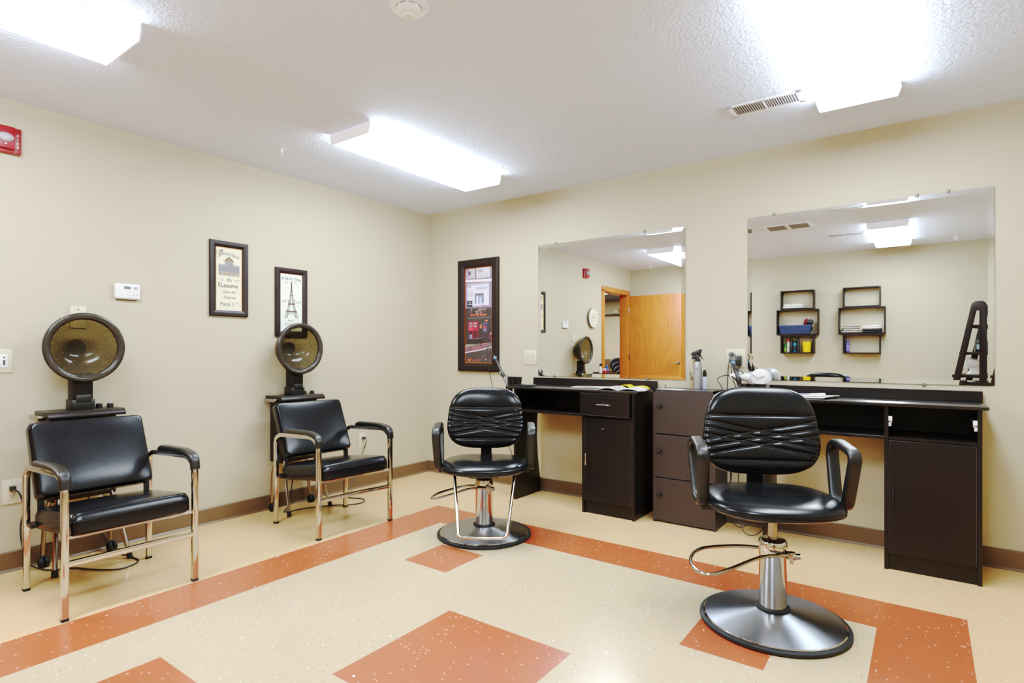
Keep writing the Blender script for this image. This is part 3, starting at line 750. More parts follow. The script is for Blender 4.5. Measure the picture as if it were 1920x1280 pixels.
t = thing('locker_cabinet', 'charcoal three-door locker cabinet between the two styling stations', 'cabinet', (2.352, 0, 0))
c = MB(M_locker); LW, LD, LH = .411, .279, .882
c.box(0, .016, -LD, -.014, 0, LH, .001, 1); c.box(LW - .016, LW, -LD, -.014, 0, LH, .001, 1); c.box(0, LW, -LD, -.014, LH - .016, LH, .001, 1)
c.box(.016, LW - .016, -LD + .02, -.016, 0, .03); c.box(.016, LW - .016, -LD + .02, -.016, .29, .305); c.box(.016, LW - .016, -LD + .02, -.016, .58, .595); c.box(.016, LW - .016, -.024, -.014, 0, LH)
part('carcass', c, t)
for z0, z1, kz in ((.014, .294, .183), (.302, .582, .474), (.592, .866, .771)):
    d = part('door', MB(M_locker).box(.010, LW - .004, -LD - .002, -LD + .016, z0, z1, .0015, 1), t); edge_line(d, .011, LW - .005, -LD - .0015, z0 + .001, z1 - .001)
    k = MB(M_plastic); k.lathe([(.006, 0), (.006, .012), (.014, .018), (.0155, .026), (.011, .033), (0, .034)], 18, cyl_M((.048, -LD - .002, kz), (0, -1, 0))); part('knob', k, d)

# ------------------------------------------------------------------ chairs
def pillow(mb, hw, hd, n, top, bot, c=(0, 0, 0), nr=20, na=64, taper=0.0):
    """superellipse cushion about c in the xy plane; top(u,v), bot(u,v) heights, u,v in -1..1"""
    t = bmesh.new(); rings = []
    def P(r, a, fn):
        ca, sa = cos(a), sin(a); k = (abs(ca) ** n + abs(sa) ** n) ** (-1 / n)
        u, v = r * ca * k, r * sa * k
        w = hw * (1 - taper * v)
        return V((c[0] + w * u, c[1] + hd * v, c[2] + fn(u, v, r)))
    rs = [sin(pi / 2 * k / nr) for k in range(1, nr + 1)]
    top_c = t.verts.new(P(0, 0, top)); prev = None
    for r in rs:
        ring = [t.verts.new(P(r, 2 * pi * j / na, top)) for j in range(na)]
        for j in range(na):
            k = (j + 1) % na
            if prev is None: t.faces.new([top_c, ring[j], ring[k]])
            else: t.faces.new([prev[j], ring[j], ring[k], prev[k]])
        prev = ring
    for r in rs[::-1][1:]:
        ring = [t.verts.new(P(r, 2 * pi * j / na, bot)) for j in range(na)]
        for j in range(na):
            k = (j + 1) % na; t.faces.new([prev[j], ring[j], ring[k], prev[k]])
        prev = ring
    bc = t.verts.new(P(0, 0, bot))
    for j in range(na): t.faces.new([prev[j], bc, prev[(j + 1) % na]])
    bmesh.ops.recalc_face_normals(t, faces=list(t.faces)); mb.merge(t)

# seam lines of the quilted back: (v at left edge, v at right edge), v measured 0 at the top to 1 at the bottom
LINES = [(.335, .335), (.845, .845)] + [(a, b) for a, b in ((.395, .62), (.47, .70), (.55, .78))] + [(b, a) for a, b in ((.395, .62), (.47, .70), (.55, .78))]
def backrest(mb, st):
    hw, hh, th = .252, .198, .040
    nu, nv = 150, 150
    def wid(v):      # half width at v in [-1 bottom, 1 top]
        a = abs(v); n = 3.4
        k = (1 - a ** n) ** (1 / n)
        return hw * k * (1 - .085 * max(0, v + .35) ** 1.3)
    def crease(u, v):
        f = (1 - v) / 2; d = 1.0
        for a, b in LINES:
            lv = a + (b - a) * (u + 1) / 2 + .02 * (u * u - .5) * 0
            d = min(d, abs(f - lv) * .396)
        return d
    def prof(u, v):
        e = (1 - min(1, abs(u)) ** 5) ** .5 * (1 - min(1, abs(v)) ** 6) ** .5
        return e
    def vv(j): return sin((j - .5) * pi) if False else (2 * j - 1)
    def fmap(j):     # cluster rows toward the two ends
        q = 2 * j - 1; return math.copysign(1 - (1 - abs(q)) ** 1.6, q)
    def curve(u): return -.045 * u * u      # wraps round the sitter (front = -y)
    def front(i, j):
        u, v = 2 * i - 1, fmap(j); w = wid(v)
        cr = crease(u, v); inz = .335 < (1 - v) / 2 < .845
        dep = .0055 * math.exp(-(cr / .0075) ** 2)
        puff = prof(u, v) * th + (.003 * (1 - math.exp(-(cr / .016) ** 2)) if inz else .003 * (1 - math.exp(-(cr / .016) ** 2)) * prof(u, v) + .002)
        return (w * u, -puff + dep * prof(u, v) + curve(u * w / hw), hh * v)
    def rear(i, j):
        u, v = 2 * i - 1, fmap(j); w = wid(v)
        return (w * u, prof(u, v) * .022 + curve(u * w / hw), hh * v)
    mb.grid(front, nu, nv); mb.grid(lambda i, j: rear(1 - i, j), 30, 42)
    for a, b in LINES:
        pts = []
        for k in range(41):
            u = -.97 + 1.94 * k / 40; f = a + (b - a) * (u + 1) / 2; v = 1 - 2 * f; w = wid(v)
            pts.append((w * u, -(prof(u, v) * th) + .0050 * prof(u, v) - .0016 + curve(u * w / hw), hh * v))
        st.tube(pts, .0011, 5)

def styling_chair(label, loc, rz, dz, footrest, lever):
    t = thing('styling_chair', label, 'salon chair', loc, rz, 'black hydraulic styling chairs')
    bs = MB(M_steel); bs.lathe([(.272, .018), (.270, .026), (.20, .040), (.10, .056), (.066, .062)], 72, cap=False); part('base_plate', bs, t, 'brushed steel base disc', 50)
    rb = MB(M_rubber); rb.lathe([(.283, .001), (.291, .006), (.290, .016), (.276, .021), (.268, .020)], 72); part('base_rim', rb, t, 'black rubber rim')
    tr = MB(M_chrome); tr.lathe([(.270, .0262), (.274, .0225), (.272, .0195)], 72, cap=False); part('trim_ring', tr, t)
    cy = MB(M_chrome); cy.lathe([(.054, .058), (.054, .285), (.0555, .287), (.0555, .338), (.052, .348), (.046, .352), (.0, .352)], 40); part('pump_cylinder', cy, t, ang=40)
    cl = MB(M_rubber); cl.lathe([(.056, .058), (.068, .060), (.067, .070), (.058, .073), (.0545, .073)], 40); part('collar', cl, t)
    rd = MB(M_dullchrome); rd.lathe([(.019, .350), (.019, .47 + dz)], 20); part('piston', rd, t)
    lv = MB(M_dullchrome); lv.tube(smooth(lever, 7), .0075, 10); lvo = part('pump_lever', lv, t)
    e = lever[0]
    cm = MB(M_dullchrome); cm.box(e[0] - .016, e[0] + .016, e[1] - .014, e[1] + .014, e[2] - .016, e[2] + .016, .004); cm.lathe([(.012, -.02), (.012, .02)], 12, cyl_M((e[0] + .014, e[1] - .006, e[2]), (1, -.3, .1))); cm.lathe([(.007, 0), (.007, .03)], 8, cyl_M((e[0], e[1] - .01, e[2] - .03), (0, 0, 1)))
    part('lever_clamp', cm, lvo)
    # seat
    s = MB(M_vinyl); zc = .500 + dz
    def top(u, v, r):
        k = sqrt(max(0, 1 - r ** 4)); dish = .014 * math.exp(-((u / .55) ** 2 + ((v - .1) / .6) ** 2))
        return .046 * k - dish * k + (.004 - .012 * max(0, -v) ** 2) * k
    def bot(u, v, r): return -.040 * sqrt(max(0, 1 - r ** 6))
    pillow(s, .268, .245, 2.7, top, bot, (0, .025, zc)); part('seat', s, t, ang=60)
    sm = MB(M_rubber); sm.tube([(.2645 * math.copysign(abs(cos(a)) ** (2 / 2.7), cos(a)), .025 + .242 * math.copysign(abs(sin(a)) ** (2 / 2.7), sin(a)), zc - .012) for a in [2 * pi * k / 72 for k in range(72)]], .0025, 6, closed=True); part('seat_piping', sm, t)
    un = MB(M_plastic); un.box(-.09, .09, -.10, .14, zc - .058, zc - .034, .006); un.box(-.035, .035, .10, .255, zc - .052, zc - .034, .004); part('under_frame', un, t)
    nk = MB(M_plastic); nk.tube(fillet([(0, .14, zc - .045), (0, .268, zc - .045), (0, .292, zc + .02), (0, .270, zc + .15)], .04), 1, sec=rrect(.012, .072, .004)); part('back_post', nk, t)
    # backrest, leaning back slightly
    Xb = Matrix.Translation((0, .232, zc + .272)) @ Matrix.Rotation(radians(-8), 4, 'X')
    bk = MB(M_vinyl).at(Xb); st = MB(M_stitch).at(Xb); backrest(bk, st)
    bo = part('backrest', bk, t, ang=70); part('stitching', st, bo, 'grey seam stitching')
    for sx in (-1, 1):
        a = MB(M_plastic)
        lo = [(sx * .283, -.010, zc - .012), (sx * .292, -.075, zc + .222), (sx * .292, .115, zc + .248), (sx * .296, .180, zc + .205), (sx * .285, .100, zc - .012)]
        pts = fillet_closed(lo, .045, 6)
        a.tube(pts, 1, sec=rrect(.030, .050, .011), closed=True, up=None)
        a.box(min(sx * .285, sx * .18), max(sx * .285, sx * .18), .02, .07, zc - .046, zc - .018, .003)
        part('armrest', a, t, ang=50)
    if footrest:
        f = MB(M_chrome)
        p_ = fillet([(-.178, -.02, zc - .037), (-.178, -.06, zc - .05), (-.135, -.275, .085), (-.115, -.292, .072), (.125, -.292, .072), (.145, -.275, .085), (.188, -.06, zc - .05), (.188, -.02, zc - .037)], .05, 6)
        f.tube(p_, .0105, 12); part('footrest', f, t)
    return t
styling_chair('black styling chair with chrome footrest in front of the left station', (1.613, -1.162, 0), radians(36), -.075, True,
              [(.030, -.062, .298), (-.030, -.062, .300), (-.092, -.028, .288), (-.171, -.043, .267), (-.249, -.071, .25), (-.294, -.085, .245), (-.315, -.074, .245), (-.311, -.024, .245), (-.275, .043, .25), (-.185, .092, .265), (-.112, .092, .28), (-.045, .045, .29)])
styling_chair('black styling chair in the right foreground without a footrest', (3.311, -1.349, 0), radians(27), 0, False,
              [(.058, -.045, .298), (.0, -.072, .305), (-.080, -.092, .298), (-.219, -.205, .285), (-.298, -.255, .28), (-.343, -.213, .28), (-.348, -.111, .28), (-.316, -.014, .283), (-.256, .038, .287), (-.132, .060, .293), (-.045, .045, .296)])

def dryer_chair(label, loc, rz):
    """faces +x, origin on the floor at the middle of its four feet"""
    t = thing('dryer_chair', label, 'chair', loc, rz, 'black vinyl dryer chairs')
    SQ = rrect(.026, .026, .004, 2)
    for sy in (-1, 1):
        y = sy * .263
        fr_ = MB(M_chrome)
        P = fillet([(-.262, y, .012), (-.258, y, .56), (-.195, y, .592), (.20, y, .612), (.264, y, .575), (.262, y, .012)], .055, 6)
        fr_.tube(P, 1, sec=SQ, up=(0, 1, 0)); part('side_frame', fr_, t)
        pd = MB(M_plastic)
        pp = fillet([(-.115, y, .616), (-.08, y, .626), (.17, y, .633), (.262, y, .612), (.268, y, .552)], .05, 6)
        rr = [.75 + .25 * min(1, k / 3) for k in range(len(pp))]
        pd.tube(pp, rr, sec=rrect(.029, .044, .012), up=None); part('arm_pad', pd, t)
        for x in (-.262, .262):
            ft = MB(M_rubber); ft.box(x - .0135, x + .0135, y - .0135, y + .0135, .0005, .014, .002); part('foot', ft, t)
        br = MB(M_plastic); br.tube(fillet([(-.20, sy * .225, .33), (-.19, sy * .225, .42), (-.235, sy * .225, .56)], .03), 1, sec=rrect(.028, .006, .002), up=(0, 1, 0)); br.box(-.262, -.19, min(sy * .222, sy * .263), max(sy * .222, sy * .263), .305, .322); part('bracket', br, t)
    s1 = MB(M_chrome); s1.tube([(.262, -.263, .235), (.262, .263, .235)], 1, sec=rrect(.026, .020, .003, 2)); part('stretcher', s1, t)
    s2 = MB(M_chrome); s2.tube([(.256, -.263, .345), (.256, .263, .345)], .0095, 10); part('stretcher', s2, t)
    # seat cushion tipped up at the front
    Xs = Matrix.Translation((.018, 0, .368)) @ Matrix.Rotation(radians(-6.5), 4, 'Y')
    s = MB(M_vinyl).at(Xs)
    def top(u, v, r): return .045 + .014 * (1 - u ** 4) * (1 - v ** 4) - .030 * (max(0, r - .94) / .06) ** 2
    def bot(u, v, r): return -.050 + .012 * max(0, r - .95) / .05
    pillow(s, .258, .244, 20, top, bot, (0, 0, 0), 26, 120); so = part('seat', s, t, ang=60)
    pi_ = MB(M_rubber).at(Xs)
    for z in (.012,): pi_.tube([(.2565 * math.copysign(abs(cos(a)) ** (2 / 20), cos(a)), .2425 * math.copysign(abs(sin(a)) ** (2 / 20), sin(a)), z) for a in [2 * pi * (k + .5) / 96 for k in range(96)]], .0024, 5, closed=True)
    part('seat_piping', pi_, so)
    # back cushion
    Xb = Matrix.Translation((-.255, 0, .608)) @ Matrix.Rotation(radians(66), 4, 'Y')
    b = MB(M_vinyl).at(Xb)
    def topb(u, v, r): return .036 + .012 * (1 - u ** 4) * (1 - v ** 4) - .018 * (max(0, r - .94) / .06) ** 2
    def botb(u, v, r): return -.036 + .010 * max(0, r - .95) / .05
    pillow(b, .188, .247, 20, topb, botb, (0, 0, 0), 26, 120); bo = part('backrest', b, t, ang=60)
    pi_ = MB(M_rubber).at(Xb)
    pi_.tube([(.1865 * math.copysign(abs(cos(a)) ** (2 / 20), cos(a)), .2455 * math.copysign(abs(sin(a)) ** (2 / 20), sin(a)), .016) for a in [2 * pi * (k + .5) / 96 for k in range(96)]], .0024, 5, closed=True)
    part('back_piping', pi_, bo)
    return t
dryer_chair('black vinyl chrome-legged chair under the left hood, nearest the camera', (.640, -2.825, 0), radians(0))
dryer_chair('black vinyl chrome-legged chair under the second hood, below the tower print', (.640, -1.552, 0), radians(-4.5))

def hood_dryer(label, loc, plug, path, mirror_y):
    t = thing('hood_dryer', label, 'hair dryer', loc, 0, 'hooded salon dryers')
    bd = MB(M_brownplastic); bd.box(.026, .165, -.150, .150, .345, .795, .012, 3); part('body', bd, t)
    sl = MB(M_brownplastic); sl.prism([(.012, -.176, .785), (.225, -.176, .785), (.225, -.176, .800), (.205, -.176, .820), (.012, -.176, .820)], (0, .352, 0), .004); part('top_panel', sl, t)
    hg = MB(M_dullchrome); hg.box(.04, .18, -.205, -.17, .780, .802, .004); part('side_bracket', hg, t)
    for y in (.09, .132):
        k = MB(M_plastic); k.lathe([(.016, 0), (.016, .02), (.013, .024), (0, .024)], 16, Matrix.Translation((.09 + (y - .09) * .8, y, .820))); part('knob', k, t)
    po = MB(M_brownplastic); po.box(.062, .142, -.047, .047, .86, 1.015, .008); part('post', po, t)
    sv = MB(M_plastic); sv.box(.052, .152, -.053, .053, .818, .875, .006); sv.box(.142, .1545, -.035, .035, .86, .90, .003); part('post_sleeve', sv, t)
    AX = Matrix.Translation((.178, -.002, 1.155)) @ Matrix(((0, 0, 1, 0), (1, 0, 0, 0), (0, 1, 0, 0), (0, 0, 0, 1)))
    ho = MB(M_hood).at(AX)
    prof = [(.170, 0)] + [(.170 * cos(a) ** .85 if a < pi / 2 - .01 else 0.0, -.160 * sin(a)) for a in [pi / 2 * k / 14 for k in range(1, 15)]]
    ho.lathe(prof, 56, cap=False); hob = part('hood_shell', ho, t, 'smoky brown dome', 60)
    lp = MB(M_lip).at(AX); lp.lathe([(.170, -.012), (.182, -.010), (.187, 0), (.185, .010), (.176, .014), (.158, .010), (.150, .002), (.150, -.006), (.160, -.010), (.170, -.012)], 56, cap=False); part('hood_lip', lp, t, 'dark brown ring', 60)
    ib = MB(M_inner).at(AX)
    ip = [(.151, 0)] + [(.151 * cos(a) ** .8 if a < pi / 2 - .01 else 0.0, -.125 * sin(a)) for a in [pi / 2 * k / 12 for k in range(1, 13)]]
    ib.lathe(ip, 56, cap=False)
    ib.use(M_dot)
    for ring in range(1, 8):
        a = pi / 2 * (1 - ring / 7.6); rr = .151 * cos(a) ** .8 * .985; zz = -.125 * sin(a) + .002
        cnt = max(4, int(ring * 4.2))
        for k in range(cnt):
            ph = 2 * pi * (k + .37 * ring) / cnt
            if random.random() < .22: continue
            ib.sphere((rr * cos(ph), rr * sin(ph), zz), .0014, n=6)
    part('inner_bowl', ib, hob, 'clear smoky bowl with vent holes', 60)
    mo = MB(M_brownplastic).at(AX); mo.lathe([(.0, -.152), (.042, -.149), (.045, -.134), (.0, -.134)], 24); part('blower_unit', mo, hob)
    for sy in (-1, 1):
        l_ = MB(M_dullchrome); l_.tube(fillet([(.165, sy * .12, .36), (.20, sy * .135, .27), (.292, sy * .165, .022)], .06), .0115, 10); lo = part('leg', l_, t)
        tip = MB(M_rubber); tip.tube([(.288, sy * .1637, .034), (.299, sy * .1675, .001)], .0145, 12); part('leg_tip', tip, lo)
        l_ = MB(M_dullchrome); l_.tube(fillet([(.07, sy * .12, .36), (.05, sy * .14, .28), (.062, sy * .155, .055)], .05), .0115, 10); lo = part('leg', l_, t)
        cs = MB(M_rubber)
        for q in (-1, 1): cs.lathe([(.0, -.009), (.024, -.009), (.027, -.004), (.027, .004), (.024, .009), (0, .009)], 20, cyl_M((.080, sy * .155 + q * .012, .0275), (0, 1, 0)))
        cs.tube([(.062, sy * .155, .06), (.072, sy * .155, .04)], .010, 8); part('caster', cs, lo)
    cd = MB(M_cord); cd.tube(smooth(path, 8), .0042, 7); co = part('power_cord', cd, t)
    pg = MB(M_cord); pg.box(plug[0], plug[0] + .028, plug[1] - .013, plug[1] + .013, plug[2] - .011, plug[2] + .011, .004); part('plug', pg, co)
    return t
# cord paths are relative to the dryer origin
def rel(o, pts): return [(x - o[0], y - o[1], z - o[2]) for x, y, z in pts]
o1 = (0, -2.790, 0); o2 = (0, -1.490, 0)
hood_dryer('hooded dryer on the left, large hood nearest the fire alarm', o1, (.009, -3.057 + 2.790, .429),
           rel(o1, [(.036, -3.055, .425), (.05, -3.035, .40), (.055, -3.02, .32), (.05, -3.032, .22), (.05, -3.02, .10), (.065, -3.0, .03), (.16, -2.95, .006), (.24, -2.86, .006), (.36, -2.80, .006), (.45, -2.72, .006), (.40, -2.62, .006), (.28, -2.62, .006), (.22, -2.66, .03), (.20, -2.73, .16), (.16, -2.77, .34), (.15, -2.78, .36)]), 0)
hood_dryer('second hooded dryer, in front of the tower print', o2, (.009, -.790 + 1.490, .41),
           rel(o2, [(.036, -.788, .408), (.05, -.79, .38), (.048, -.83, .28), (.06, -.90, .13), (.10, -1.02, .02), (.20, -1.10, .006), (.34, -1.06, .006), (.42, -1.13, .006), (.40, -1.22, .006), (.30, -1.32, .006), (.22, -1.48, .006), (.18, -1.62, .006), (.13, -1.56, .03), (.12, -1.52, .2), (.12, -1.53, .36)]), 0)

# ------------------------------------------------------------------ things on the stations
def tool_holder(label, loc, x=1):
    t = thing('tool_holder', label, 'tool holder', loc, 0, 'clip-on black tool holders')
    m = MB(M_plastic); m.prism([(-.02, -.055, .001), (.17, -.075, .001), (.185, -.03, .001), (.175, .03, .001), (-.02, .05, .001)], (0, 0, .012), .003)
    m.tube(smooth([(-.02, -.06, .006), (-.035, -.072, -.02), (-.03, -.07, -.045)]), .005, 8); part('bracket', m, t)
    for dx, dy, tz in ((-.050, -.005, .10), (.0, -.018, .0), (.045, -.02, .0)):
        c = MB(M_plastic); z0 = -.05 if dx < 0 else .0135
        c.lathe([(.0, z0), (.019, z0), (.0245, .064), (.027, .066), (.0265, .070), (.0225, .069), (.0175, z0 + .006), (0, z0 + .006)], 24, Matrix.Translation((dx, dy, 0))); part('cup', c, t)
    return t
tool_holder('black triple tool holder clipped on the left end of left station', (1.225, -.285, .867))
tool_holder('black triple tool holder on the left end of the right station', (2.985, -.235, .867))

def curling_iron(label, p, d, cord, barrel=M_alu, L=.30):
    t = thing('curling_iron', label, 'curling iron', p, 0, 'curling irons standing in tool holders'); d = V(d).normalized(); P = lambda s: d * s
    side = d.cross(V((0, 1, 0))).normalized()
    b = MB(barrel); b.lathe([(0, 0), (.008, .002), (.0095, .012), (.0095, .125)], 16, cyl_M(P(0), d)); part('barrel', b, t)
    h_ = MB(M_plastic); h_.lathe([(.0125, .112), (.0145, .118), (.0145, .150), (.0115, .155), (.012, L - .03), (.013, L), (.008, L + .012), (.0, L + .014)], 18, cyl_M(P(0), d)); part('handle', h_, t)
    s_ = MB(barrel); s_.tube([P(.118) + side * .012, P(.10) + side * .017, P(.04) + side * .0135, P(.01) + side * .012], .0035, 6)
    s_.use(M_plastic); s_.tube([P(.115) + side * .012, P(.14) + side * .019, P(.165) + side * .034], .0045, 6); part('clamp', s_, t)
    st = MB(M_dullchrome); st.tube([P(.128) - side * .012, P(.105) - side * .035], .0022, 6); part('stand', st, t)
    tg = MB(flat('blue_tag', (120, 180, 206))); tg.lathe([(.0138, L - .018), (.0138, L - .004)], 14, cyl_M(P(0), d)); part('label_band', tg, t, 'pale blue band')
    c = MB(M_cord); c.tube(smooth([P(L + .012)] + [V(q) - V(p) for q in cord], 8), .003, 7); part('power_cord', c, t)
    return t
ci1 = V((1.176, -.29, .835)); dd1 = V((1.010, -.30, 1.142)) - V((1.142, -.30, .928))
curling_iron('black handled curling iron leaning in the left station holder', ci1, dd1, [(.972, -.296, 1.172), (.945, -.292, 1.155), (.938, -.285, 1.10), (.938, -.25, .95), (.945, -.18, .75), (.97, -.08, .45), (1.02, -.04, .25), (1.12, -.035, .12), (1.2, -.035, .03)], L=.30)
ci2 = V((2.933, -.24, .835)); dd2 = V((-.125, .03, .36))
curling_iron('fat black hot brush with cord wound round it by the right mirror', ci2, dd2, [(2.83, -.206, 1.128), (2.855, -.20, 1.12), (2.87, -.215, 1.09), (2.845, -.235, 1.06), (2.87, -.245, 1.035), (2.915, -.215, 1.0), (2.88, -.235, .985), (2.925, -.25, .96), (2.94, -.20, .94), (2.95, -.19, .91), (2.93, -.17, .885)], barrel=M_plastic, L=.255)

# white hair dryer lying in the right holder
t = thing('hair_dryer', 'white hair dryer with a pale green nozzle below the right mirror', 'hair dryer', (2.998, -.12, .867))
b = MB(M_white); b.lathe([(.0, -.075), (.042, -.070), (.058, -.052), (.062, -.02), (.056, .03), (.040, .06), (.036, .062)], 28, Matrix.Translation((0, 0, .098)) @ Matrix.Rotation(radians(-90), 4, 'X')); b.lathe([(.035, .001), (.040, .004), (.044, .04), (.05, .075)], 24); part('body', b, t)
g = MB(flat('mint_plastic', (196, 220, 212))); g.lathe([(.038, .060), (.034, .074), (.030, .076), (0, .072)], 24, Matrix.Translation((0, 0, .098)) @ Matrix.Rotation(radians(-90), 4, 'X')); part('nozzle', g, t)
q = MB(M_inkl); q.tube(smooth([(-.04, -.066, .122), (-.018, -.079, .112), (.0, -.081, .104), (.022, -.079, .112), (.036, -.068, .119)]), .0022, 6); part('intake_seam', q, t)
q = MB(M_plastic); q.sphere((-.022, -.074, .062), .0085, (1, .5, 1.2), 12); part('button', q, t)
h_ = MB(M_white); h_.tube(smooth([(-.03, -.01, .098), (-.075, -.012, .105), (-.13, -.015, .108), (-.185, -.02, .110)]), [.026] * 6 + [.024] * 6 + [.02] * 5 + [.014, .010], 16); part('handle', h_, t)
c = MB(M_cord); c.tube(smooth([(-.185, -.02, .110), (-.21, -.03, .114), (-.245, -.045, .10), (-.256, -.05, .085), (-.235, -.06, .055), (-.215, -.06, .022), (-.19, -.05, .020), (-.165, -.03, .024)]), .0038, 7); part('power_cord', c, t)

# plugs and cords hanging from the outlet by the right mirror
def hang(label, pts, r=.0032, plug=None, big=False):
    t = thing('power_cord', label, 'cord', pts[0], 0, 'cords hanging from the right outlet')
    c = MB(M_cord); c.tube(smooth([V(q) - V(pts[0]) for q in pts], 7), r, 7); part('cable', c, t)
    m = MB(M_plastic if big else M_cord)
    if big: m.box(-.02, .02, -.036, .012, -.012, .056, .005)
    else: m.box(-.013, .013, -.022, .012, -.010, .012, .004); m.lathe([(.007, 0), (.004, .02)], 8, cyl_M((0, -.015, 0), (0, -.6, -1)))
    part('plug', m, t)
yo = -.0215
hang('cord from the upper plug dropping straight down left of hot brush', [(2.792, yo, 1.112), (2.785, -.062, 1.06), (2.778, -.06, .97), (2.776, -.06, .87), (2.79, -.06, .6), (2.80, -.08, .3), (2.815, -.13, .10), (2.87, -.15, .02), (2.95, -.11, .08), (2.985, -.05, .26)])
hang('cord from the lower plug bending toward the white hair dryer', [(2.793, yo, 1.070), (2.80, -.062, 1.03), (2.812, -.075, .96), (2.835, -.08, .90), (2.852, -.07, .84), (2.85, -.07, .6), (2.855, -.10, .3), (2.87, -.17, .12), (2.93, -.23, .012), (3.01, -.22, .03), (3.035, -.16, .12), (3.035, -.06, .3)])
hang('black adapter with a thin cord right of the two plugs', [(2.838, yo, 1.05), (2.838, -.05, .99), (2.838, -.045, .93), (2.84, -.045, .85), (2.83, -.04, .6), (2.80, -.05, .35), (2.79, -.10, .15), (2.80, -.16, .06), (2.85, -.18, .05)], .0036, big=True)

# bottles on the locker cabinet
t = thing('spray_bottle', 'tall aluminium spray bottle with black trigger on the locker cabinet', 'bottle', (2.597, -.11, .882))
b = MB(M_alu); b.lathe([(0, .0005), (.024, .0005), (.0265, .003), (.0265, .172), (.024, .182), (.017, .186), (.0, .186)], 32)
part('bottle', b, t)
n_ = MB(mat('bottle_print', (120, 124, 132), .5))
n_.text('UAR', .016, Matrix.Translation((-.002, -.0272, .135)) @ Matrix.Rotation(radians(90), 4, 'X')); n_.box(-.018, .014, -.0272, -.0262, .126, .1275); part('print', n_, t)
hd_ = MB(M_plastic); hd_.lathe([(.017, .184), (.0175, .199), (.011, .201), (.009, .222), (0, .222)], 20)
hd_.prism([(-.043, -.011, .226), (-.04, -.011, .246), (.018, -.011, .270), (.026, -.011, .268), (.027, -.011, .258), (.012, -.011, .222), (-.012, -.011, .226)], (0, .022, 0), .003)
hd_.prism([(-.036, -.010, .226), (-.012, -.010, .226), (-.011, -.010, .200), (-.037, -.010, .198)], (0, .020, 0), .002); part('spray_head', hd_, t)
tr = MB(M_plastic); tr.prism([(.004, -.006, .226), (.018, -.006, .242), (.028, -.006, .212), (.040, -.006, .198), (.032, -.006, .199), (.016, -.006, .216)], (0, .012, 0), .002); part('trigger', tr, t)
nz = MB(M_dullchrome); nz.tube([(-.040, 0, .235), (-.062, 0, .234)], .0022, 8); part('nozzle', nz, t)
t = thing('pump_bottle', 'short lavender bottle with black pump cap right of spray bottle', 'bottle', (2.638, -.095, .882))
part('bottle', MB(flat('lavender_plastic', (204, 204, 222))).lathe([(0, .0005), (.0145, .0005), (.0155, .002), (.0155, .080), (.013, .084), (0, .084)], 24), t)
c = MB(M_plastic); c.lathe([(.0132, .082), (.0132, .112), (.010, .114), (.010, .124), (.006, .129), (0, .130)], 20); part('cap', c, t)
n_ = MB(flat('pink_print', (206, 90, 130))); n_.text('sea', .009, Matrix.Translation((-.004, -.0158, .060)) @ Matrix.Rotation(radians(90), 4, 'X')); n_.use(M_inkl); n_.box(-.009, .008, -.0160, -.0154, .074, .0765); part('print', n_, t)
t = thing('clear_bottle', 'clear cream bottle with black leaf print left of spray bottle', 'bottle', (2.556, -.066, .882))
b = MB(smoky_mat('cream_clear_plastic', (226, 214, 186), (240, 232, 214), .35)); b.lathe([(0, .0005), (.021, .0005), (.0225, .003), (.0225, .118), (.018, .132), (.009, .140), (.008, .185), (.011, .187), (.011, .193), (0, .194)], 28); part('bottle', b, t)
l_ = MB(M_ink)
for (a0, z0, a1, z1, w_) in ((-.9, .105, -.3, .055, .004), (-.2, .085, .5, .040, .004), (-1.0, .04, -.4, .085, .002), (.0, .035, .3, .03, .006), (-.8, .112, -1.1, .09, .006)):
    pts = [(.0228 * sin(a0 + (a1 - a0) * k / 6), -.0228 * cos(a0 + (a1 - a0) * k / 6), z0 + (z1 - z0) * k / 6) for k in range(7)]
    l_.tube(pts, [w_ * .3 + w_ * .5 * sin(pi * k / 6) for k in range(7)], 6)
part('leaf_print', l_, t, 'black leaf pattern')

# magazines
def magazine(label, loc, rz, w, d, cols, curl=.012, thick=.004, open_=False, paper=None):
    t = thing('magazine', label, 'magazine', loc, rz, 'magazines lying on the station worktops')
    def z(u):
        if open_: return thick + curl * abs(sin(pi * u * 2)) * (1 if u < .5 else .8)
        return thick + curl * u * u
    m = MB(paper or M_paperw)
    m.grid(lambda i, j: (w * (i - .5), d * (j - .5), z(i)), 16, 2)
    m.grid(lambda i, j: (w * (.5 - i), d * (j - .5), max(.0006, z(1 - i) - thick * (1 if open_ else .9))), 16, 2)
    for jj in (-.5, .5):
        m.grid(lambda i, j: (w * (i - .5), d * jj, z(i) * j + (1 - j) * max(.0006, z(i) - thick)), 16, 1)
    part('pages', m, t)
    c = MB()
    rg = random.Random(int(loc[0] * 100))
    for k, col in enumerate(cols):
        u0, v0 = rg.uniform(.03, .6), rg.uniform(.03, .6); u1, v1 = u0 + rg.uniform(.15, .36), v0 + rg.uniform(.12, .36)
        c.use(flat('mag_%d_%d_%d' % col, col, .3)); e = .0004 + k * .00012
        c.grid(lambda i, j: (w * (u0 + (u1 - u0) * i - .5), d * (v0 + (v1 - v0) * j - .5), z(u0 + (u1 - u0) * i) + e), 6, 1)
    part('cover_print', c, t)
    return t
magazine('open white magazine on the right end of the left station', (2.12, -.25, .867), radians(6), .30, .22, [(150, 160, 200), (196, 170, 170), (110, 120, 180), (200, 200, 210), (214, 190, 120)], .016, .004, True)
magazine('bright yellow magazine behind the open one on left station', (2.13, -.088, .867), radians(-4), .22, .08, [(244, 226, 30), (230, 210, 30)], .022, .005, True, flat('yellow_cover', (240, 222, 40)))
